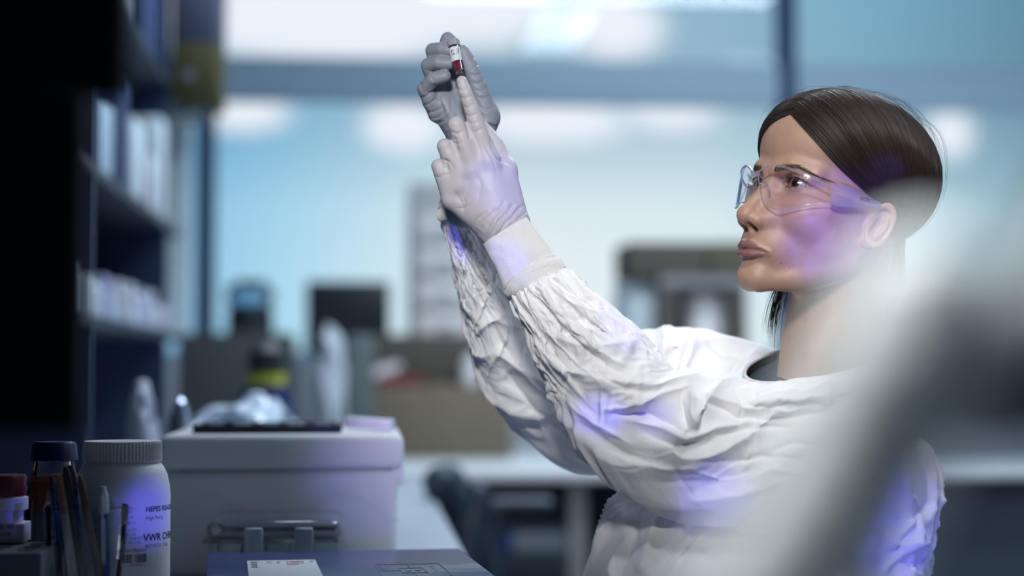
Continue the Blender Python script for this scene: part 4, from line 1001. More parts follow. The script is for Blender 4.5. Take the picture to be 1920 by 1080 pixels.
# ------------------------------------------------------------------ benches
lam = mat('bench_laminate', (.36,.42,.48), .32, noise=(9,.05)); darkc = mat('cabinet_dark', (.035,.05,.075), .45)
BZ = .75; BX1 = .146
bench = thing('lab_bench', 'long grey-white laboratory bench running away beneath the shelves', 'bench', (-.35,2.3,0))
def rel(o): return Matrix.Translation(o.location).inverted()
def addto(t, name, mb, m, smooth=True):
    o = mb.build(name, m, None, smooth=smooth); o.data.transform(Matrix.Translation(-t.location)); o.parent = t; return o
addto(bench, 'bench_top', MB().bounds(-.99,BX1,.35,4.25,BZ-.035,BZ,bev=.008,seg=3), lam)
for y0_, y1_ in ((.45,1.40),(2.15,4.2)): addto(bench, 'bench_cabinet', MB().bounds(-.99,BX1-.10,y0_,y1_,.0,BZ-.035), darkc, False)
desk = thing('far_desk', 'pale desk along the window loaded with cardboard boxes', 'desk', (1.2,5.0,0))
addto(desk, 'desk_top', MB().bounds(-.98,3.35,4.44,5.75,BZ-.032,BZ,bev=.006), mat('desk_laminate', (.62,.66,.68), .35))
lm = mat('desk_leg', (.16,.17,.18), .5)
for x in (.565, 1.25): addto(desk, 'leg', MB().bounds(x-.025,x+.025,4.47,4.52,0,BZ-.032,bev=.005), lm)
for x in (.20, 1.25): addto(desk, 'leg', MB().bounds(x-.025,x+.025,5.65,5.70,0,BZ-.032,bev=.005), lm)
addto(desk, 'back_panel', MB().bounds(.2,1.25,5.4,5.42,.2,BZ-.032), darkc, False)
cb = thing('base_cabinet', 'dark base cabinet under the right end of the desk', 'cabinet', (2.3,5.0,0))
addto(cb, 'body', MB().bounds(1.32,3.3,4.52,5.6,.0,BZ-.033), darkc, False)
for i in range(4):
    x0 = 1.34+i*.49; dd = addto(cb, 'door', MB().bounds(x0,x0+.47,4.495,4.517,.06,BZ-.07,bev=.004), mat('cabinet_door', (.045,.06,.085), .4))
    o = MB().bounds(x0+.05,x0+.17,4.47,4.485,.575,.60,bev=.005).build('handle', mat('handle_grey', (.45,.5,.55), .3, metal=.8), None); o.data.transform(Matrix.Translation(-cb.location)); o.parent = dd
pd = thing('drawer_pedestal', 'low drawer pedestal under the desk with pale top edge', 'cabinet', (.35,4.9,0))
pz1 = Z_(1003, 4.75)
addto(pd, 'body', MB().bounds(X_(905,4.75),X_(1072,4.75),4.76,5.3,.02,pz1-.03), mat('pedestal_grey', (.07,.10,.13), .5), False)
addto(pd, 'top_edge', MB().bounds(X_(960,4.75),X_(1075,4.75),4.74,5.3,Z_(1035,4.75),pz1,bev=.004), mat('pedestal_top', (.42,.50,.60), .4))
addto(pd, 'blue_edge', MB().bounds(X_(905,4.75),X_(958,4.75),4.74,5.3,Z_(1035,4.75),pz1,bev=.004), mat('pedestal_blue', (.03,.08,.45), .4))

# ------------------------------------------------------------------ reagent shelf over the bench
SX = -.46
navy = mat('shelf_navy', (.02,.035,.09), .5); shelfm = mat('shelf_board', (.022,.032,.055), .5)
sh = thing('reagent_shelf', 'tall dark shelf unit over the bench crowded with bottles', 'shelf', (-.7,3.2,BZ))
LEV = [1.1, 1.36, 1.70]
for z in LEV: addto(sh, 'shelf_board', MB().bounds(-.98,SX,1.6,4.35 if z < 1.6 else 4.7,z-.02,z,bev=.002), shelfm, False)
for y in (1.62, 2.96, 4.1): addto(sh, 'upright', MB().bounds(-.98,SX-.005,y,y+.03,BZ,2.4), navy, False)
wc = thing('partition_panel', 'black partition panel at the left edge in the near foreground, out of focus', 'panel', (-.6,1.0,1.4))
blk = mat('matte_black', (.0025,.004,.007), .8, spec=.15)
addto(wc, 'body', MB().bounds(-.99,X_(158,1.0),.98,1.01,Z_(812,.98),2.6,bev=.006), blk)
addto(wc, 'upper_panel', MB().bounds(-.99,X_(238,.975),.95,.975,1.155,2.6,bev=.006), blk)

def cube_thing(name, label, cat, x0, x1, y0, y1, z0, z1, m, group=None, bev=.003, rz=0):
    t = MB().box((0,0,(z1-z0)/2), (x1-x0,y1-y0,z1-z0), bev=bev).build(name, m, None); t.location = ((x0+x1)/2,(y0+y1)/2,z0); t.rotation_euler = (0,0,rz)
    return tag(t, label, cat, group)
def carton(name, label, px0, px1, ptop, Y, depth, z0, m, flap=None, group=None, rz=0, cat='box'):
    """cardboard box with flaps, front face at depth Y"""
    x0, x1 = X_(px0,Y), X_(px1,Y); z1 = Z_(ptop,Y); w_, h = x1-x0, z1-z0
    t = thing(name, label, cat, ((x0+x1)/2,Y+depth/2,z0), rz, group)
    MB().box((0,0,h/2), (w_,depth,h), bev=.003).build('body', m, t)
    MB().box((0,0,h+.0006), (.05,depth*.98,.0012)).build('tape', mat('parcel_tape', (.45,.38,.26), .3), t)
    return t
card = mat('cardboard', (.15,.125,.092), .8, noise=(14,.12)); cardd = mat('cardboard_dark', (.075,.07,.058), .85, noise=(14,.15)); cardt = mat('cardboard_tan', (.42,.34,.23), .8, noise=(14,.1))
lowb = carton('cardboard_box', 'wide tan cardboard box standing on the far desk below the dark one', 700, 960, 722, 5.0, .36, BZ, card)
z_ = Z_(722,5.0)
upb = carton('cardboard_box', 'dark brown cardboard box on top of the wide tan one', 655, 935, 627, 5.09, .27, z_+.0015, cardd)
cube_thing('red_strip', 'red strip of packing lying along the lower edge of the dark brown box', 'tape', X_(706,5.02), X_(792,5.02), 5.01, 5.03, z_+.001, z_+.024, mat('red_plastic', (.20,.015,.02), .5), bev=.004)
bl = carton('cardboard_box', 'long charcoal box on the far desk left of the monitor', 332, 545, 625, 4.9, .4, BZ, mat('charcoal_box', (.045,.052,.058), .7))
gb = cube_thing('grey_bin', 'narrow upright grey-green bin in front of the monitor', 'bin', X_(648,4.6), X_(702,4.6), 4.6, 4.85, BZ, Z_(628,4.6), mat('bin_grey', (.10,.125,.13), .5), bev=.01)
# monitor seen as a dark panel
mo = thing('monitor', 'dark flat monitor standing on the desk before the window', 'monitor', (X_(652,5.3),5.45,BZ))
hz = Z_(528,5.45)-BZ
addto(mo, 'screen', MB().box((X_(652,5.45),5.45,BZ+hz-.115), (X_(731,5.45)-X_(574,5.45),.035,.23), bev=.006), mat('monitor_black', (.018,.024,.032), .35))
addto(mo, 'stand', MB().box((X_(652,5.45),5.49,BZ+(hz-.2)/2+.005), (.05,.02,hz-.2)), blk); addto(mo, 'base', MB().box((X_(652,5.45),5.49,BZ+.0075), (.22,.16,.015), bev=.004), blk)
# drawer tower
dt = thing('drawer_tower', 'grey tower of shallow white-fronted drawers by the window', 'drawers', (X_(822,5.45)+.02,5.55,BZ))
x0, x1 = X_(768,5.45), X_(905,5.45); zt = Z_(341,5.45)
addto(dt, 'housing', MB().bounds(x0,x1,5.46,5.74,BZ,zt,bev=.004), mat('tower_grey', (.42,.43,.44), .5))
wd = mat('drawer_white', (.72,.72,.73), .45)
for i in range(8):
    za = Z_(400+62*i, 5.45); zb = Z_(452+62*i, 5.45)
    if zb > BZ+.01:
        d_ = addto(dt, 'drawer', MB().bounds(x0+.022,x1-.01,5.445,5.46,zb,za,bev=.003), wd)
        o = MB().bounds((x0+x1)/2-.03,(x0+x1)/2+.03,5.432,5.445,(za+zb)/2-.006,(za+zb)/2+.004,bev=.003).build('handle', mat('tower_handle', (.45,.46,.48), .5), None); o.data.transform(Matrix.Translation(-dt.location)); o.parent = d_
# rack on the right with boxes
rk = thing('equipment_rack', 'open dark rack on the desk behind the woman carrying a brown box', 'rack', (X_(1290,5.2),5.35,BZ))
rx0, rx1 = X_(1238,5.2), X_(1402,5.2); rz = Z_(516,5.2)
addto(rk, 'top_board', MB().bounds(rx0,rx1,5.2,5.55,rz-.03,rz,bev=.004), mat('rack_top', (.22,.24,.26), .4))
for x in (rx0, rx1-.055): addto(rk, 'side_panel', MB().bounds(x,x+.055,5.2,5.55,BZ,rz-.03), mat('rack_dark', (.07,.065,.062), .6), False)
addto(rk, 'back_panel', MB().bounds(rx0+.055,rx1-.055,5.53,5.55,BZ,rz-.03), mat('rack_back', (.05,.035,.03), .6), False)
cube_thing('cardboard_box', 'flat dark brown box on top of the rack, left one', 'box', X_(1180,5.2), X_(1328,5.2), 5.2, 5.5, rz+.0, Z_(450,5.2), cardd)
cube_thing('cardboard_box', 'flat olive brown box on the rack nearest the woman\'s mouth', 'box', X_(1332,5.2), X_(1410,5.2), 5.2, 5.5, rz+.0, Z_(449,5.2), mat('cardboard_olive', (.085,.08,.055), .85))
cube_thing('glass_cabinet', 'pale blue-grey upright case left of the rack', 'case', X_(1178,5.2), X_(1234,5.2), 5.25, 5.5, BZ, Z_(522,5.2), mat('case_pale', (.42,.50,.54), .4), bev=.006)
t = MB(); w_ = (X_(1366,5.15)-X_(1280,5.15))/2; h = Z_(556,5.45)-BZ
t.lathe([(w_*.72,0),(w_*.75,.004),(w_*.95,h*.97),(w_,h*.975),(w_,h),(w_*.9,h),(w_*.7,.01),(.0005,.01)], n=32); o = t.build('white_tub', mat('tub_white', (.80,.80,.82), .4), None); o.location = (X_(1323,5.32),5.33,BZ); tag(o, 'tall white plastic tub standing inside the rack', 'tub')

# office chair between bench and desk
ch = thing('office_chair', 'dark blue-black office chair tucked at the far end of the bench', 'chair', (.42,3.55,0))
cm = mat('chair_fabric', (.018,.03,.05), .55); cp = mat('chair_plastic', (.03,.045,.07), .35)
def sdf_part(t, name, f, lo, hi, h, m):
    V, F = surface_nets(f, lo, hi, h); V = relax(V, F, 1); return link(name, np_mesh(name, V-np.array(t.location), F), m, t)
a = py_(828,905,3.45); b = py_(858,1040,3.62)
sdf_part(ch, 'backrest', lambda P: smin(chain(P, [py_(826,905,3.40), py_(868,985,3.45), py_(892,1080,3.5)], [.036,.045,.05]), chain(P, [py_(842,900,3.65), py_(868,985,3.68), py_(884,1080,3.7)], [.036,.045,.05]), .08), (.0,3.2,.45), (.5,3.9,.95), .008, cm)
sdf_part(ch, 'armrest', lambda P: chain(P, [py_(899,925,3.25), py_(885,990,3.25), py_(862,1080,3.25)], [.018,.024,.03]), (.0,3.1,.4), (.6,3.4,.95), .005, cp)
sdf_part(ch, 'armrest', lambda P: chain(P, [(.42,3.9,.70),(.30,3.9,.70),(.30,3.9,.50)], [.02,.02,.02]), (.1,3.8,.4), (.6,4.0,.8), .007, cp)
addto(ch, 'seat', MB().box((.42,3.55,.46), (.44,.46,.07), bev=.03, seg=3), cm)
addto(ch, 'pole', MB().lathe([(.03,0),(.03,.36)], (.42,3.55,.07)), cp)
for i in range(5):
    a = i*1.2566+.3; o = addto(ch, 'leg', MB().tube([(.42,3.55,.08),(.42+.27*math.cos(a),3.55+.27*math.sin(a),.055)], [.022,.014], 8), cp)
    o2 = MB().lathe([(.001,0),(.022,.008),(.022,.04),(.001,.045)], (.42+.27*math.cos(a),3.55+.27*math.sin(a),0)).build('castor', cp, None); o2.data.transform(Matrix.Translation(-ch.location)); o2.parent = o
st = thing('lab_stool', 'round stool the woman sits on', 'stool', (float(at(1470,1470,1.755)[0]),float(at(1470,1470,1.755)[1]),0))
MB().lathe([(.001,.36),(.17,.36),(.18,.375),(.18,.40),(.16,.415),(.001,.415)]).build('seat', cp, st); MB().lathe([(.03,.03),(.03,.36)]).build('pole', cp, st); MB().lathe([(.001,0),(.2,0),(.2,.015),(.05,.03),(.001,.03)]).build('base', cp, st)

# ------------------------------------------------------------------ foreground microscope arm on the right, far out of focus
A_ = lambda x, y, d: np.array(at(x, y, d))
fg = thing('microscope', 'large pale grey microscope arm blurred in the right foreground', 'microscope', at(1750,1500,.42))
u = .40/3200
def arm(P):
    f = chain(P, [A_(1300,1420,.40), A_(1440,1160,.40), A_(1595,900,.40), A_(1692,700,.40), A_(1732,572,.405)], [150*u,150*u,146*u,150*u,146*u])
    return f
def housing(P):
    return smin(cap(P, A_(1860,730,.43), A_(2080,650,.44), 150*u, 190*u), cap(P, A_(1965,600,.44), A_(2090,330,.46), 105*u, 130*u), .02)
c_ = at(1750,800,.41)
V, F = surface_nets(arm, c_-np.array([.10,.10,.13]), c_+np.array([.10,.10,.11]), .0022); V = relax(V, F, 1)
ARMV = (V, F)
link('arm', np_mesh('arm', V-np.array(fg.location), F), mat('microscope_grey', (.55,.58,.58), .5), fg)
V, F = surface_nets(housing, c_-np.array([.06,.10,.13]), c_+np.array([.14,.14,.13]), .0024); V = relax(V, F, 1)
o = link('housing', np_mesh('housing', V-np.array(fg.location), F), mat('microscope_dark', (.022,.036,.05), .5), fg); o['label'] = 'dark slate housing of the microscope head'
# its column and foot stand on the near counter
ctr = thing('near_counter', 'counter in front of the camera carrying the microscope', 'counter', (.45,.35,0))
addto(ctr, 'counter_top', MB().bounds(.146,.9,-.3,.62,BZ-.035,BZ,bev=.005), lam); addto(ctr, 'counter_cabinet', MB().bounds(.2,.88,-.28,.58,0,BZ-.035), darkc, False)
b0 = at(1300,1420,.40)
addto(fg, 'column', MB().lathe([(.012,BZ+.02-b0[2]),(.012,.0)], tuple(b0)), mat('microscope_column', (.3,.32,.33), .4)); addto(fg, 'foot', MB().box((b0[0],b0[1],BZ+.011), (.16,.2,.02), bev=.006), mat('microscope_grey', (0,0,0)))
# ------------------------------------------------------------------ things on the near bench
def glossy_lathe(name, prof, m, loc, parent=None, n=48, flute=None, cap=True):
    o = MB().lathe(prof, n=n, flute=flute, cap=cap).build(name, m, parent)
    if parent is None: o.location = loc
    else: o.location = loc
    return o
def wrap_text(lines, r, m, parent, name='printed_label', face=None):
    """lines: (text, size, angle deg of the left edge, z) on a cylinder of radius r around the parent's z axis; angle 0 faces the camera (-Y), + to the right"""
    mes = []
    for (s, size, a0, z) in lines:
        me = text_mesh('t', s, size, Matrix.Identity(4), None, ext=0.0, bold=size > .0065)
        for v in me.vertices:
            a = R(a0)+v.co.x/r; y = v.co.y; v.co = Vector((r*math.sin(a), -r*math.cos(a), z+y))
        mes.append(me)
    return join_meshes(name, mes, m, parent)
ink = mat('label_ink', (.012,.015,.035), .5)
# expanded polystyrene box
SY = 2.12; zt = Z_(815,SY); xl, xr = X_(297,SY), X_(758,SY)
eps = mat('polystyrene', (.74,.75,.77), .6, spec=.3, bump=(420,.5), noise=(90,.03))
fb = thing('polystyrene_box', 'white polystyrene box with fitted lid on the bench beside the white bottle', 'box', ((xl+xr)/2,SY+.16,BZ))
zl = Z_(880,SY)
addto(fb, 'box_base', MB().bounds(xl+.006,xr-.008,SY+.006,SY+.31,BZ,zl-.0008,bev=.012,seg=4), eps)
lid = addto(fb, 'lid', MB().bounds(xl,xr,SY,SY+.32,zl,zt,bev=.011,seg=4), eps)
o = MB().bounds(xr-.016,xr+.0005,SY+.012,SY+.06,Z_(912,SY),zl+.004,bev=.004).build('lid_tab', eps, None); o.data.transform(Matrix.Translation(-fb.location)); o.parent = lid
mb = MB()
for cx in (330, 575):
    pts = [py_(cx+t*175, 948-22*math.cos((t-.42)*5.2)+28*max(0,t-.75), SY+.0055) for t in np.linspace(.0,1,24)]; mb.tube([tuple(p) for p in pts], .0013, 6)
addto(fb, 'moulded_wave', mb, eps)
# black tray on the lid
tr = thing('black_tray', 'thin black tray lying on the polystyrene lid', 'tray', (X_(505,2.24),2.24,zt), R(2))
mb = MB().box((0,0,.003), (.185,.15,.006), bev=.002); mb.box((0,.072,.007), (.185,.006,.008), bev=.002).box((0,-.072,.007), (.185,.006,.008), bev=.002).box((.09,0,.007), (.006,.15,.008), bev=.002).box((-.09,0,.007), (.006,.15,.008), bev=.002)
mb.build('tray_body', mat('tray_black', (.008,.012,.02), .3), tr)
for i in range(5): MB().box((-.07+i*.035,.0,.0075), (.022,.12,.003), bev=.001).build('tray_strip', mat('strip_blue_%d' % (i % 2), ((.02,.03,.14),(.10,.14,.2))[i % 2], .3), tr)
lb = thing('slide_box', 'small pale lilac slide box lying at the corner of the polystyrene lid', 'box', (X_(690,2.22)+.002,2.22,zt), R(-12), rot=(0,R(4),R(-12)))
MB().box((0,0,.007), (.060,.028,.008), bev=.0015).build('box_body', mat('slide_box_lilac', (.78,.75,.92), .4), lb); MB().box((0,0,.0145), (.060,.028,.0065), bev=.0015).build('box_lid', mat('slide_box_lilac', (0,0,0)), lb)
# large white powder bottle
BY = 1.725; bx = X_(232,BY); r = 87*BY/3200
wb = thing('powder_bottle', 'large white plastic powder bottle with ribbed screw cap and printed label', 'bottle', (bx,BY,BZ))
H = Z_(825,BY)-BZ; hl = Z_(864,BY)-BZ
hdpe = mat('white_hdpe', (.66,.66,.66), .42, spec=.4)
MB().lathe([(.001,0),(r*.94,0),(r,.004),(r,hl-.034),(r*.985,hl-.024),(r*.93,hl-.012),(r*.84,hl-.004),(r*.76,hl),(r*.74,hl+.006),(.001,hl+.006)], n=72).build('bottle_body', hdpe, wb)
MB().lathe([(r*.70,hl+.001),(r*.815,hl+.001),(r*.82,hl+.003),(r*.815,H-.003),(r*.80,H),(r*.3,H+.0005),(.001,H+.0005)], n=130, flute=(hl+.002,H-.002,.955)).build('screw_cap', hdpe, wb)
zf = lambda y: Z_(y, BY-r*.8)-BZ
MB().lathe([(r*1.0015,zf(1075)),(r*1.0015,zf(925))], n=72, cap=False).build('label', mat('bottle_label', (.66,.67,.70), .5), wb)
L_ = [('HEPES REAGENT',.0070,36,zf(957)),('High Purity',.0052,36,zf(972)),('VWR CHEMICALS',.0095,33.5,zf(1011)),('BIOTECH  25 kg',.0048,36,zf(1024)),
      ('Lot No.',.0046,4,zf(951)),(': 0803',.0050,4,zf(959)),('C: 0511K',.0036,4,zf(968)),('Exp.08/15',.0040,4,zf(979)),('Store at RT',.0036,4,zf(991)),('For lab use',.0036,4,zf(999)),('Batch: 05I4L0112',.0036,4,zf(1007)),('Keep dry. 1 kg',.0036,4,zf(1014)),('04T7800021',.0042,12,zf(1030)),('1 8795321',.0040,14,zf(1057)),
      ('FDS HEPES',.0030,-27,zf(958)),('C8H18N2O4S',.0028,-27,zf(965)),('Buffer salt',.0028,-27,zf(972)),('Mol. 238.3',.0028,-27,zf(979)),('pH 6.8-8.2',.0028,-27,zf(986)),('Assay 99 %',.0028,-27,zf(993))]
wrap_text(L_, r*1.003, ink, wb)
mb = MB(); a = 4.; rb = random.Random(3)
while a < 38:
    w_ = rb.choice([.5,.5,.9,1.4])
    if not (19.5 < a < 22):
        p = [(r*1.003*math.sin(R(q)), -r*1.003*math.cos(R(q)), z) for q, z in ((a,zf(1050)),(a+w_,zf(1050)),(a+w_,zf(1034)),(a,zf(1034)))]; mb.quad(*p)
    a += w_+rb.choice([.45,.6,.9])
mb.build('barcode', ink, wb, smooth=False)
# square glass media bottle with blue cap
MY = 1.80; mxx = X_(104,MY)
gm = clear_mat('bottle_glass', (.92,.94,.96), 1.25, .03, .02)
md = thing('media_bottle', 'glass bottle of amber liquid with dark blue screw cap behind the pens', 'bottle', (mxx,MY,BZ))
H = Z_(826,MY)-BZ; hn = Z_(862,MY)-BZ
MB().lathe([(.001,.001),(.026,.001),(.0285,.004),(.0285,hn-.045),(.025,hn-.022),(.0215,hn-.010),(.0205,hn),(.0185,hn),(.0195,hn-.010),(.023,hn-.022),(.0265,hn-.045),(.0265,.005),(.001,.004)], n=48, cap=False).build('glass_body', gm, md)
MB().lathe([(.001,.0055),(.026,.0055),(.026,Z_(958,MY)-BZ),(.001,Z_(958,MY)-BZ)], n=48, cap=False).build('grey_liquid', mat('pale_liquid', (.16,.17,.16), .2), md)
MB().lathe([(.001,Z_(958,MY)-BZ+.0005),(.026,Z_(958,MY)-BZ+.0005),(.026,hn-.045),(.024,Z_(888,MY)-BZ),(.001,Z_(888,MY)-BZ)], n=48, cap=False).build('amber_liquid', mat('amber_liquid', (.24,.075,.03), .2), md)
MB().lathe([(.001,H),(.0205,H),(.0225,H-.003),(.0245,hn+.001),(.0205,hn+.001),(.001,H-.004)], n=16, cap=False).build('screw_cap', mat('cap_blue', (.004,.008,.07), .35), md)
# pen beaker
GY = 1.64; gx = X_(165,GY); rg = 77*GY/3200; Hg = Z_(947,GY)-BZ
bk = thing('glass_beaker', 'clear glass tumbler holding pens in the near left corner', 'glass', (gx,GY,BZ))
MB().lathe([(.001,0),(rg*.55,0),(rg*.62,.006),(rg*.78,Hg*.35),(rg*.92,Hg*.7),(rg,Hg),(rg*.985,Hg+.0012),(rg*.955,Hg),(rg*.875,Hg*.7),(rg*.735,Hg*.35),(rg*.57,.012),(.001,.009)], n=64, cap=False).build('glass', clear_mat('beaker_glass', (.97,.98,.99), 1.16, .01, .03), bk)
def pen(label, ptop, pbot, dtop, dbot, r0, col, tip=None, band=None, name='pen', cat='pen', clip=True, rough=.35):
    a = at(ptop[0], ptop[1], dtop); b = at(pbot[0], pbot[1], dbot); b = np.array(b); a = np.array(a); k = (BZ+.012-a[2])/(b[2]-a[2]) ; b = a+(b-a)*k
    ax = a-b; L = np.linalg.norm(ax); z = ax/L; x = np.cross(z, FWD); x /= np.linalg.norm(x); y = np.cross(z, x); M = basis((0,0,0), x, y, z)
    t = thing(name, label, cat, b)
    mm = mat('pen_'+'_'.join('%02d' % int(c*99) for c in col), col, rough)
    MB().lathe([(.0007,0),(r0*.45,.004),(r0*.9,.014),(r0,.02),(r0,L*.80)], n=16, M=M).build('barrel', mm, t)
    m2 = mat('pen_'+'_'.join('%02d' % int(c*99) for c in (tip or col)), tip or col, rough)
    MB().lathe([(r0,L*.80+.0003),(r0*1.08,L*.81),(r0*1.02,L-.008),(r0*.6,L-.003),(r0*.55,L),(.0004,L)], n=16, M=M).build('pen_end', m2, t)
    if clip:
        mb = MB(); mb.box((0,0,0), (.0022,.0012,L*.22), bev=.0004); bmesh.ops.transform(mb.bm, matrix=M@Matrix.Translation((0,r0*1.5 if y@FWD < 0 else -r0*1.5,L*.84)), verts=mb.bm.verts); mb.build('clip', m2, t)
    return t, M, L, r0
pen('black pen with silver ring leaning left in the glass', (123,874), (165,1150), 1.625, 1.640, .0042, (.010,.010,.016), (.012,.012,.02))
pen('bright blue pen behind the black pen in the glass', (131,872), (165,1160), 1.650, 1.650, .0042, (.012,.05,.42), (.006,.01,.04))
pen('slim dark blue pen leaning furthest left in the glass', (96,892), (130,1150), 1.640, 1.640, .0036, (.015,.025,.12), (.02,.02,.05))
pen('brown wooden pencil leaning across the glass front', (149,890), (196,1130), 1.615, 1.632, .0036, (.10,.055,.05), name='pencil', cat='pencil', clip=False, rough=.6)
pen('thin clear-barrelled ballpoint low in the glass', (176,960), (188,1160), 1.640, 1.640, .0030, (.05,.07,.12), (.10,.12,.2))
tP, M, L, r0 = pen('white and blue push-button pen standing upright in the glass', (194,912), (198,1140), 1.630, 1.640, .0046, (.015,.05,.30), (.62,.66,.75))
mb = MB(); bmesh.ops.create_cube(mb.bm, size=1); bmesh.ops.transform(mb.bm, matrix=M@Matrix.Translation((0,-r0*1.02 if (np.array(M.col[1])[:3]@FWD) > 0 else r0*1.02,L*.60))@Matrix.Diagonal((.004,.001,L*.34,1)), verts=mb.bm.verts); mb.build('white_strip', mat('pen_white_strip', (.62,.66,.75), .35), tP)
# left corner: foam rack, carton, tub with maroon lid
RKY = 1.62
rk2 = thing('foam_tube_rack', 'grey foam rack with round holes at the bottom left corner', 'rack', (X_(30,RKY),RKY,BZ))
zt2 = Z_(1024,RKY)-BZ; mb = MB().box((0,.02,zt2/2), (.062,.10,zt2), bev=.003); mb.build('rack_body', mat('foam_grey', (.09,.11,.14), .9, bump=(300,.6)), rk2)
for ix in range(2):
    for iy in range(3): MB().lathe([(.001,0),(.0085,0),(.0085,.0008),(.001,.0008)], n=24).build('hole_shade_disc', mat('hole_shade', (.01,.012,.02), .9), rk2).location = (-.014+ix*.028,-.012+iy*.03,zt2)  # flat dark discs stand in for the shade inside the holes
ctn = cube_thing('white_carton', 'small white printed carton under the maroon-lidded tub', 'carton', X_(-25,1.66), X_(47,1.66), 1.665, 1.70, BZ+zt2+.0012, Z_(978,1.66), mat('carton_white', (.50,.50,.54), .6), bev=.001)
me = [text_mesh('t', s, sz, basis((x,-.0182,z), (1,0,0), (0,0,1), (0,-1,0)), None) for s, sz, x, z in (('GEL 4%',.006,-.010,.014),('12 x 5 ml',.004,-.010,.008))]
join_meshes('carton_print', me, mat('maroon_ink', (.22,.02,.03), .5), ctn)
tb = thing('lidded_tub', 'white tub with maroon screw lid at the left edge', 'tub', (X_(8,1.68),1.682,Z_(978,1.66)))
k = 45*1.68/3200; z0 = tb.location.z
MB().lathe([(.001,0),(k*.80,0),(k*.83,Z_(953,1.68)-z0),(k,Z_(950,1.68)-z0),(k,Z_(928,1.68)-z0),(k*.8,Z_(926,1.68)-z0),(.001,Z_(926,1.68)-z0)], n=48).build('tub_body', mat('tub_plastic', (.60,.58,.66), .4), tb)
MB().lathe([(k*.8,Z_(925,1.68)-z0),(k*.9,Z_(925,1.68)-z0),(k*.96,Z_(912,1.68)-z0),(k*.9,Z_(905,1.68)-z0),(k*.93,Z_(892,1.68)-z0),(k*.88,Z_(887,1.68)-z0),(.001,Z_(888,1.68)-z0)], n=48).build('maroon_lid', mat('maroon_plastic', (.10,.008,.02), .3), tb)
# clear storage case
CY = 1.92; cx0, cx1 = X_(388,CY), X_(640,CY); ct = Z_(976,CY+.0)
cs = thing('clear_case', 'clear plastic storage case with two latches in front of the polystyrene box', 'case', ((cx0+cx1)/2,CY+.08,BZ))
cl_ = clear_mat('case_plastic', (.90,.93,.95), 1.22, .08, .03)
zs = Z_(1012,CY)
addto(cs, 'case_base', MB().bounds(cx0+.003,cx1-.003,CY+.002,CY+.16,BZ,zs-.001,bev=.004), cl_); cld = addto(cs, 'case_lid', MB().bounds(cx0,cx1,CY,CY+.162,zs,ct,bev=.010,seg=3), cl_)
for x in (478, 572): addto(cs, 'latch', MB().bounds(X_(x-17,CY),X_(x+17,CY),CY-.007,CY-.001,Z_(1035,CY),Z_(988,CY),bev=.002), mat('latch_clear', (.50,.54,.58), .25))
for q in range(6): addto(cs, 'divider', MB().bounds(cx0+.012+q*.0265,cx0+.0135+q*.0265,CY+.012,CY+.15,BZ+.005,zs-.006), cl_)
addto(cs, 'rim', MB().bounds(cx0-.004,cx1+.002,CY-.003,CY+.165,zs-.003,zs+.001,bev=.001), cl_)
# blue catalogue
bz = .805
P0 = pz_(391,1036,bz); P1 = pz_(860,1028,bz); e1 = (P1-P0)[:2]; Wb = np.linalg.norm(e1); ang = math.atan2(e1[1], e1[0])
bo = thing('blue_catalogue', 'thick navy blue catalogue with white sticker and printed square emblem lying nearest the camera', 'book', (P0[0],P0[1],BZ), ang)
bb = mat('catalogue_blue', (.004,.012,.13), .38, coat=.2)
MB().box((Wb/2,-.15,.0275), (Wb-.004,.296,.049), bev=.001).build('pages', mat('book_pages', (.5,.5,.5), .8), bo)
MB().box((Wb/2,-.15,.0537), (Wb,.30,.0022), bev=.0008).build('front_cover', bb, bo); MB().box((Wb/2,-.15,.0012), (Wb,.30,.0022), bev=.0008).build('back_cover', bb, bo)
zc = .0550
def loc_(px, py):
    p = pz_(px, py, bz)-P0; c, s = math.cos(-ang), math.sin(-ang); return np.array([p[0]*c-p[1]*s, p[0]*s+p[1]*c])
q0 = loc_(463,1052); q1 = loc_(590,1048)
stk = MB().box(((q0[0]+q1[0])/2,q0[1]-.08,zc+.0002), (q1[0]-q0[0],.16,.0004), bev=.0001).build('sticker', mat('sticker_white', (.55,.56,.60), .5), bo)
sx0, sy0 = q0[0], q0[1]
mes = []
for s, sz, dx, dy in (('Lab journal',.013,.004,-.010),('Nr. 24',.007,.020,-.010),('Datum',.007,.030,-.012),('Namn',.007,.064,-.010)):
    mes.append(text_mesh('t', s, sz, basis((sx0+dx,sy0+dy,zc+.0006), (0,-1,0), (1,0,0), (0,0,1)), None, ext=0))
join_meshes('sticker_print', mes, ink, stk)
mes = [text_mesh('t', s, .0085, basis((sx0+dx,sy0-.012,zc+.0006), (0,-1,0), (1,0,0), (0,0,1)), None, ext=0) for s, dx in (('CELL LINE',.040),('SERIES 3A',.046),('BOX 12',.052))]
join_meshes('red_print', mes, mat('red_ink', (.35,.03,.03), .5), stk)
g0 = loc_(703,1059); gx_, gy_ = g0
mb = MB(); G_ = .066; GS = 1.7
def bar(x0, y0, x1, y1, w_=.0007):
    y0 = gy_+(y0-gy_)*GS; y1 = gy_+(y1-gy_)*GS; mb.bounds(min(x0,x1)-w_/2, max(x0,x1)+w_/2, min(y0,y1)-w_/2, max(y0,y1)+w_/2, zc, zc+.0004)
for a, b in ((0,G_),(.021,.045)):
    bar(gx_+a,gy_-a,gx_+b,gy_-a); bar(gx_+a,gy_-b,gx_+b,gy_-b); bar(gx_+a,gy_-a,gx_+a,gy_-b); bar(gx_+b,gy_-a,gx_+b,gy_-b)
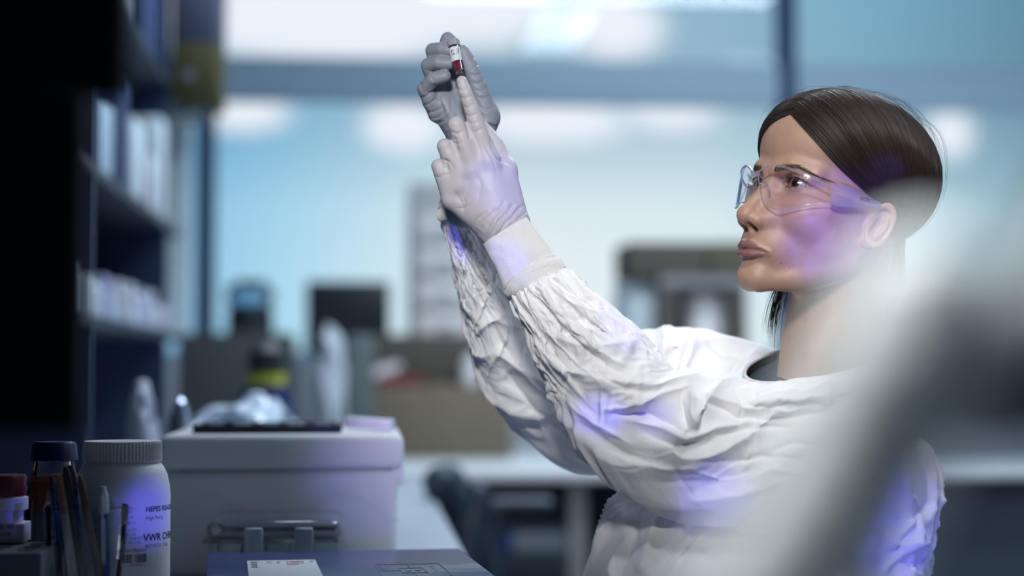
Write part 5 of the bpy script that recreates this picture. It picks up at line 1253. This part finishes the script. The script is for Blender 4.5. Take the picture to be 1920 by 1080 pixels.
bar(gx_+G_/2,gy_,gx_+G_/2,gy_-.021); bar(gx_+G_/2,gy_-.045,gx_+G_/2,gy_-G_); bar(gx_,gy_-G_/2,gx_+.021,gy_-G_/2)
mb.bounds(gx_+.026,gx_+.031,gy_-.060,gy_-.050,zc,zc+.0004); mb.lathe([(.0004,0),(.003,0),(.003,.0004),(.0004,.0004)], (gx_+.038,gy_-.055,zc), n=16)
wi = mat('emblem_silver', (.45,.48,.60), .4)
em = mb.build('emblem', wi, bo, smooth=False)
mes = [text_mesh('t', s, .0095, basis((gx_+dx,gy_-.008,zc+.0003), (0,-1,0), (1,0,0), (0,0,1)), None, ext=0) for s, dx in (('Sjukhus',.004),('Laboratorium',.054))]
join_meshes('emblem_lettering', mes, wi, em)
# ------------------------------------------------------------------ clutter further back on the bench
def crumple_blob(name, label, cat, c, r, m, seed, amp=.35, h=.006):
    c = np.array(c, float); r = np.array(r, float)
    def f(P):
        q = (P-c)/r; n = np.abs(vnoise(q*2.2+seed, seed))+.5*np.abs(vnoise(q*4.6+seed, seed+2))
        return np.maximum((np.linalg.norm(q, axis=1)-1+amp*n)*r.min()*.8, BZ+.001-P[:,2])
    V, F = surface_nets(f, c-r*1.15, c+r*1.15, h); o = link(name, np_mesh(name, V-c, F), m); o.location = c; return tag(o, label, cat)
foil = mat('plastic_wrap', (.55,.66,.78), .22, spec=.8); bag = mat('white_bag', (.52,.54,.66), .4, spec=.5)
crumple_blob('plastic_wrap', 'crumpled pale blue plastic wrap heaped behind the polystyrene box', 'plastic wrap', (X_(480,2.85),2.85,.80), (.155,.24,.18), foil, 3)
crumple_blob('plastic_bag', 'crumpled white plastic bag left behind the polystyrene box', 'bag', (X_(268,2.62),2.62,.86), (.030,.05,.14), bag, 9, .3, .004)
def dome(label, px, Y, rpx, top, m, name='glass_dome', cat='dish'):
    r_ = rpx*Y/3200; H_ = Z_(top,Y)-BZ; o = MB().lathe([(r_,0),(r_,H_*.6),(r_*.85,H_*.85),(r_*.5,H_*.97),(.001,H_)], n=32, cap=False).build(name, m, None); o.location = (X_(px,Y),Y,BZ); return tag(o, label, cat)
dome('rounded shiny silver canister at the left behind the box', 338, 2.55, 24, 745, mat('shiny_steel', (.55,.62,.75), .15, metal=.9), 'silver_canister', 'canister')
# yellow-labelled bottle
yb = thing('yellow_label_bottle', 'dark squat bottle with yellow band behind the polystyrene box', 'bottle', (X_(500,3.4),3.4,BZ))
k = 36*3.4/3200
MB().lathe([(.001,0),(k*1.3,0),(k*1.4,.01),(k*1.4,Z_(752,3.4)-BZ),(k,Z_(722,3.4)-BZ),(.001,Z_(722,3.4)-BZ)], n=32).build('bottle_body', mat('dark_blue_plastic', (.006,.014,.09), .3), yb)
MB().lathe([(.001,Z_(722,3.4)-BZ),(k,Z_(722,3.4)-BZ),(k,Z_(700,3.4)-BZ),(.001,Z_(700,3.4)-BZ)], n=32).build('yellow_band', mat('yellow_green', (.42,.47,.05), .5), yb)
MB().lathe([(k*.9,Z_(700,3.4)-BZ),(k*.95,Z_(660,3.4)-BZ),(k*.4,Z_(640,3.4)-BZ),(.001,Z_(640,3.4)-BZ)], n=32, cap=False).build('dark_shoulder', mat('dark_shoulder', (.02,.028,.032), .5), yb)
# dark flask with clear bag on top, on the charcoal box
fz = Z_(625,4.9)
fl_ = thing('clear_flask', 'dark jar with a clear rounded bag over it standing on the charcoal box', 'flask', (X_(468,5.05),5.05,fz+.002))
MB().lathe([(.001,0),(.068,0),(.068,.07),(.055,.075),(.001,.075)], n=32).build('dark_jar', mat('dark_jar', (.018,.025,.035), .4), fl_)
MB().lathe([(.055,.0755),(.072,.09),(.070,.13),(.045,.155),(.001,.16)], n=32, cap=False).build('clear_bag', clear_mat('clear_bag', (.62,.78,.9), 1.5, .1, .15), fl_)
wj = thing('wrapped_instrument', 'bright plastic-wrapped instrument standing before the monitor', 'instrument', (X_(640,4.35)-.0,4.85,BZ))
crumple_blob('plastic_bag', 'clear crinkled bag over a stand in front of the monitor', 'bag', (X_(620,4.5),4.5,.95), (.045,.07,.20), mat('clear_bag_white', (.50,.56,.62), .25, spec=.7), 14, .3, .006)
bpy.data.objects.remove(wj)
def tilted_bottle(label, px, py, Y, L, r_, ang, m, capm, zfix=None):
    c = py_(px,py,Y); t = thing('small_bottle', label, 'bottle', c, rot=(0,R(ang),0))
    MB().lathe([(.001,-L/2),(r_,-L/2),(r_,L*.2),(r_*.5,L*.32),(.001,L*.32)], n=20).build('bottle_body', m, t); MB().lathe([(.001,L*.321),(r_*.7,L*.321),(r_*.7,L*.5),(.001,L*.5)], n=20).build('cap', capm, t)
wp = mat('white_plastic', (.66,.66,.68), .4)
tilted_bottle('white squeeze bottle leaning in front of the brown boxes', 722, 697, 5.055, .10, .020, 68, wp, wp)
tilted_bottle('white capped bottle on the step of the tan box by the far sleeve', 882, 692, 5.045, .095, .028, 0, wp, wp)
# boxes and bottles on the shelves
pal = [('white',(.55,.58,.66)),('lilac',(.34,.33,.55)),('pale blue',(.36,.48,.60)),('grey',(.25,.28,.34)),('navy',(.03,.05,.14)),('ice',(.55,.66,.72))]
rs = random.Random(5); pos = ['nearest the cabinet','beside the near upright','in the middle of its row','next after the middle','towards the window','close to the far upright','last before the window']
def shelf_box(z, Y, w_, d_, h, col, lbl, setback=.0, grp=None):
    nm, c = col; t = cube_thing('reagent_box', lbl, 'box', SX-w_-setback-.004, SX-setback-.004, Y, Y+d_, z, z+h, mat('reagent_'+nm.replace(' ','_'), c, .5), bev=.002, group=grp); return t
def shelf_bottle(z, Y, r_, h, col, lbl, grp=None):
    nm, c = col; t = thing('reagent_bottle', lbl, 'bottle', (SX-r_-.006,Y,z), group=grp)
    MB().lathe([(.001,0),(r_,0),(r_,h*.68),(r_*.5,h*.82),(r_*.45,h*.84),(.001,h*.84)], n=24).build('bottle_body', mat('reagent_'+nm.replace(' ','_'), c, .5), t)
    MB().lathe([(.001,h*.841),(r_*.55,h*.841),(r_*.55,h),(.001,h)], n=20).build('cap', mat('reagent_cap_%s' % nm.replace(' ','_'), tuple(v*.6 for v in c), .4), t)
ORD = 'first second third fourth fifth sixth seventh eighth ninth tenth eleventh twelfth thirteenth fourteenth fifteenth sixteenth seventeenth eighteenth nineteenth twentieth'.split()
Y = 1.85; i = 0; cn = {}; g1 = 'bottles and boxes along the lower shelf'
while Y < 4.2:
    if not (2.93 < Y < 3.02 or 4.07 < Y < 4.16):
        col = pal[[0,0,5,1,0,2,0,5,3][i % 9]]; h = rs.uniform(.055,.09); r_ = rs.uniform(.02,.032)
        kd = 'carton' if i % 3 == 0 else 'bottle'; ky = col[0]+' '+kd; cn[ky] = cn.get(ky, 0)+1; lbl = '%s among the lower shelf row, %s of its colour from the near end' % (ky, ORD[cn[ky]-1])
        if i % 3 == 0: shelf_box(1.1, Y, rs.uniform(.06,.1), r_*2, h, col, lbl, grp=g1)
        else: shelf_bottle(1.1, Y+r_, r_, h, col, lbl, grp=g1)
        Y += r_*2+.008; i += 1
    else: Y += .03
for (Yb, w_, d_, h, col, back, lbl) in ((2.30,.12,.16,.135,pal[1],.0,'lilac upright carton nearest the cabinet on the lower shelf row top'),):
    pass
up = [(1.75,.10,.20,.16,pal[1],'large lilac carton nearest the cabinet on the middle shelf'),(2.02,.12,.14,.20,pal[4],'navy carton beside the lilac one on the middle shelf'),(2.22,.05,.10,.12,pal[0],'small white carton next to the navy one on the middle shelf'),(2.38,.12,.16,.17,pal[3],'grey carton in the middle of the middle shelf'),(2.60,.08,.12,.21,pal[0],'tall white carton before the shelf upright'),(3.05,.10,.16,.13,pal[2],'pale blue carton just past the shelf upright'),(3.3,.10,.10,.2,pal[4],'narrow navy carton past the pale blue one'),(3.48,.14,.16,.16,pal[5],'ice-blue carton towards the window on the middle shelf'),(3.75,.08,.12,.12,pal[0],'low white carton towards the window on the middle shelf'),(3.95,.12,.12,.23,pal[5],'tall ice-blue carton last before the window')]
for (Yb, w_, d_, h, col, lbl) in up: shelf_box(1.36, Yb, w_, d_, h, col, lbl)
shelf_box(1.2, 0, 0, 0, 0, pal[0], 'x') if False else None
# stacked second layer above the lower row
for (Yb, w_, d_, h, col, lbl) in ((2.08,.08,.17,.09,pal[1],'violet carton lying across the bottles of the lower shelf'),(2.46,.10,.12,.07,pal[0],'white carton lying across the bottles of the lower shelf')):
    shelf_box(1.191, Yb, w_, d_, h, col, lbl)
# yellow and grey package on the top shelf
yg = thing('dispenser_box', 'grey and dark olive box fixed to the front of the top shelf', 'box', (X_(362,4.1),4.2,Z_(190,4.1)))
xa, xb, zb_ = SX+.001, X_(404,4.1), Z_(190,4.1)
addto(yg, 'olive_half', MB().bounds(xa,xb,4.1,4.34,zb_,Z_(84,4.1),bev=.003), mat('olive_yellow', (.055,.05,.012), .6)); addto(yg, 'grey_half', MB().bounds(xa,xb,4.1,4.34,Z_(84,4.1)+.0005,Z_(-60,4.1),bev=.003), mat('package_grey', (.07,.08,.13), .6))
mb = MB(); mb.lathe([(.0005,0),(.014,0),(.014,.0006),(.0005,.0006)], n=24, M=Matrix.Translation(py_(355,140,4.099))@Matrix.Rotation(R(90),4,'X')); addto(yg, 'round_mark', mb, mat('mark_grey', (.16,.16,.2), .5))
shelf_box(1.70, 3.2, .14, .22, .35, pal[3], 'large grey carton on the top shelf'); shelf_box(1.70, 3.6, .16, .3, .25, pal[4], 'navy case on the top shelf')
# pale sheets hanging from the shelf end
hp = thing('hanging_sheet', 'pale blue sheet of paper hanging at the window end of the shelf', 'paper', (-.42,4.38,1.1))
mb = MB().bounds(-.50,-.442,4.38,4.382,1.10,1.66); addto(hp, 'sheet', mb, mat('paper_pale', (.60,.74,.80), .7), False)
make_person(); make_glasses(); make_vial()
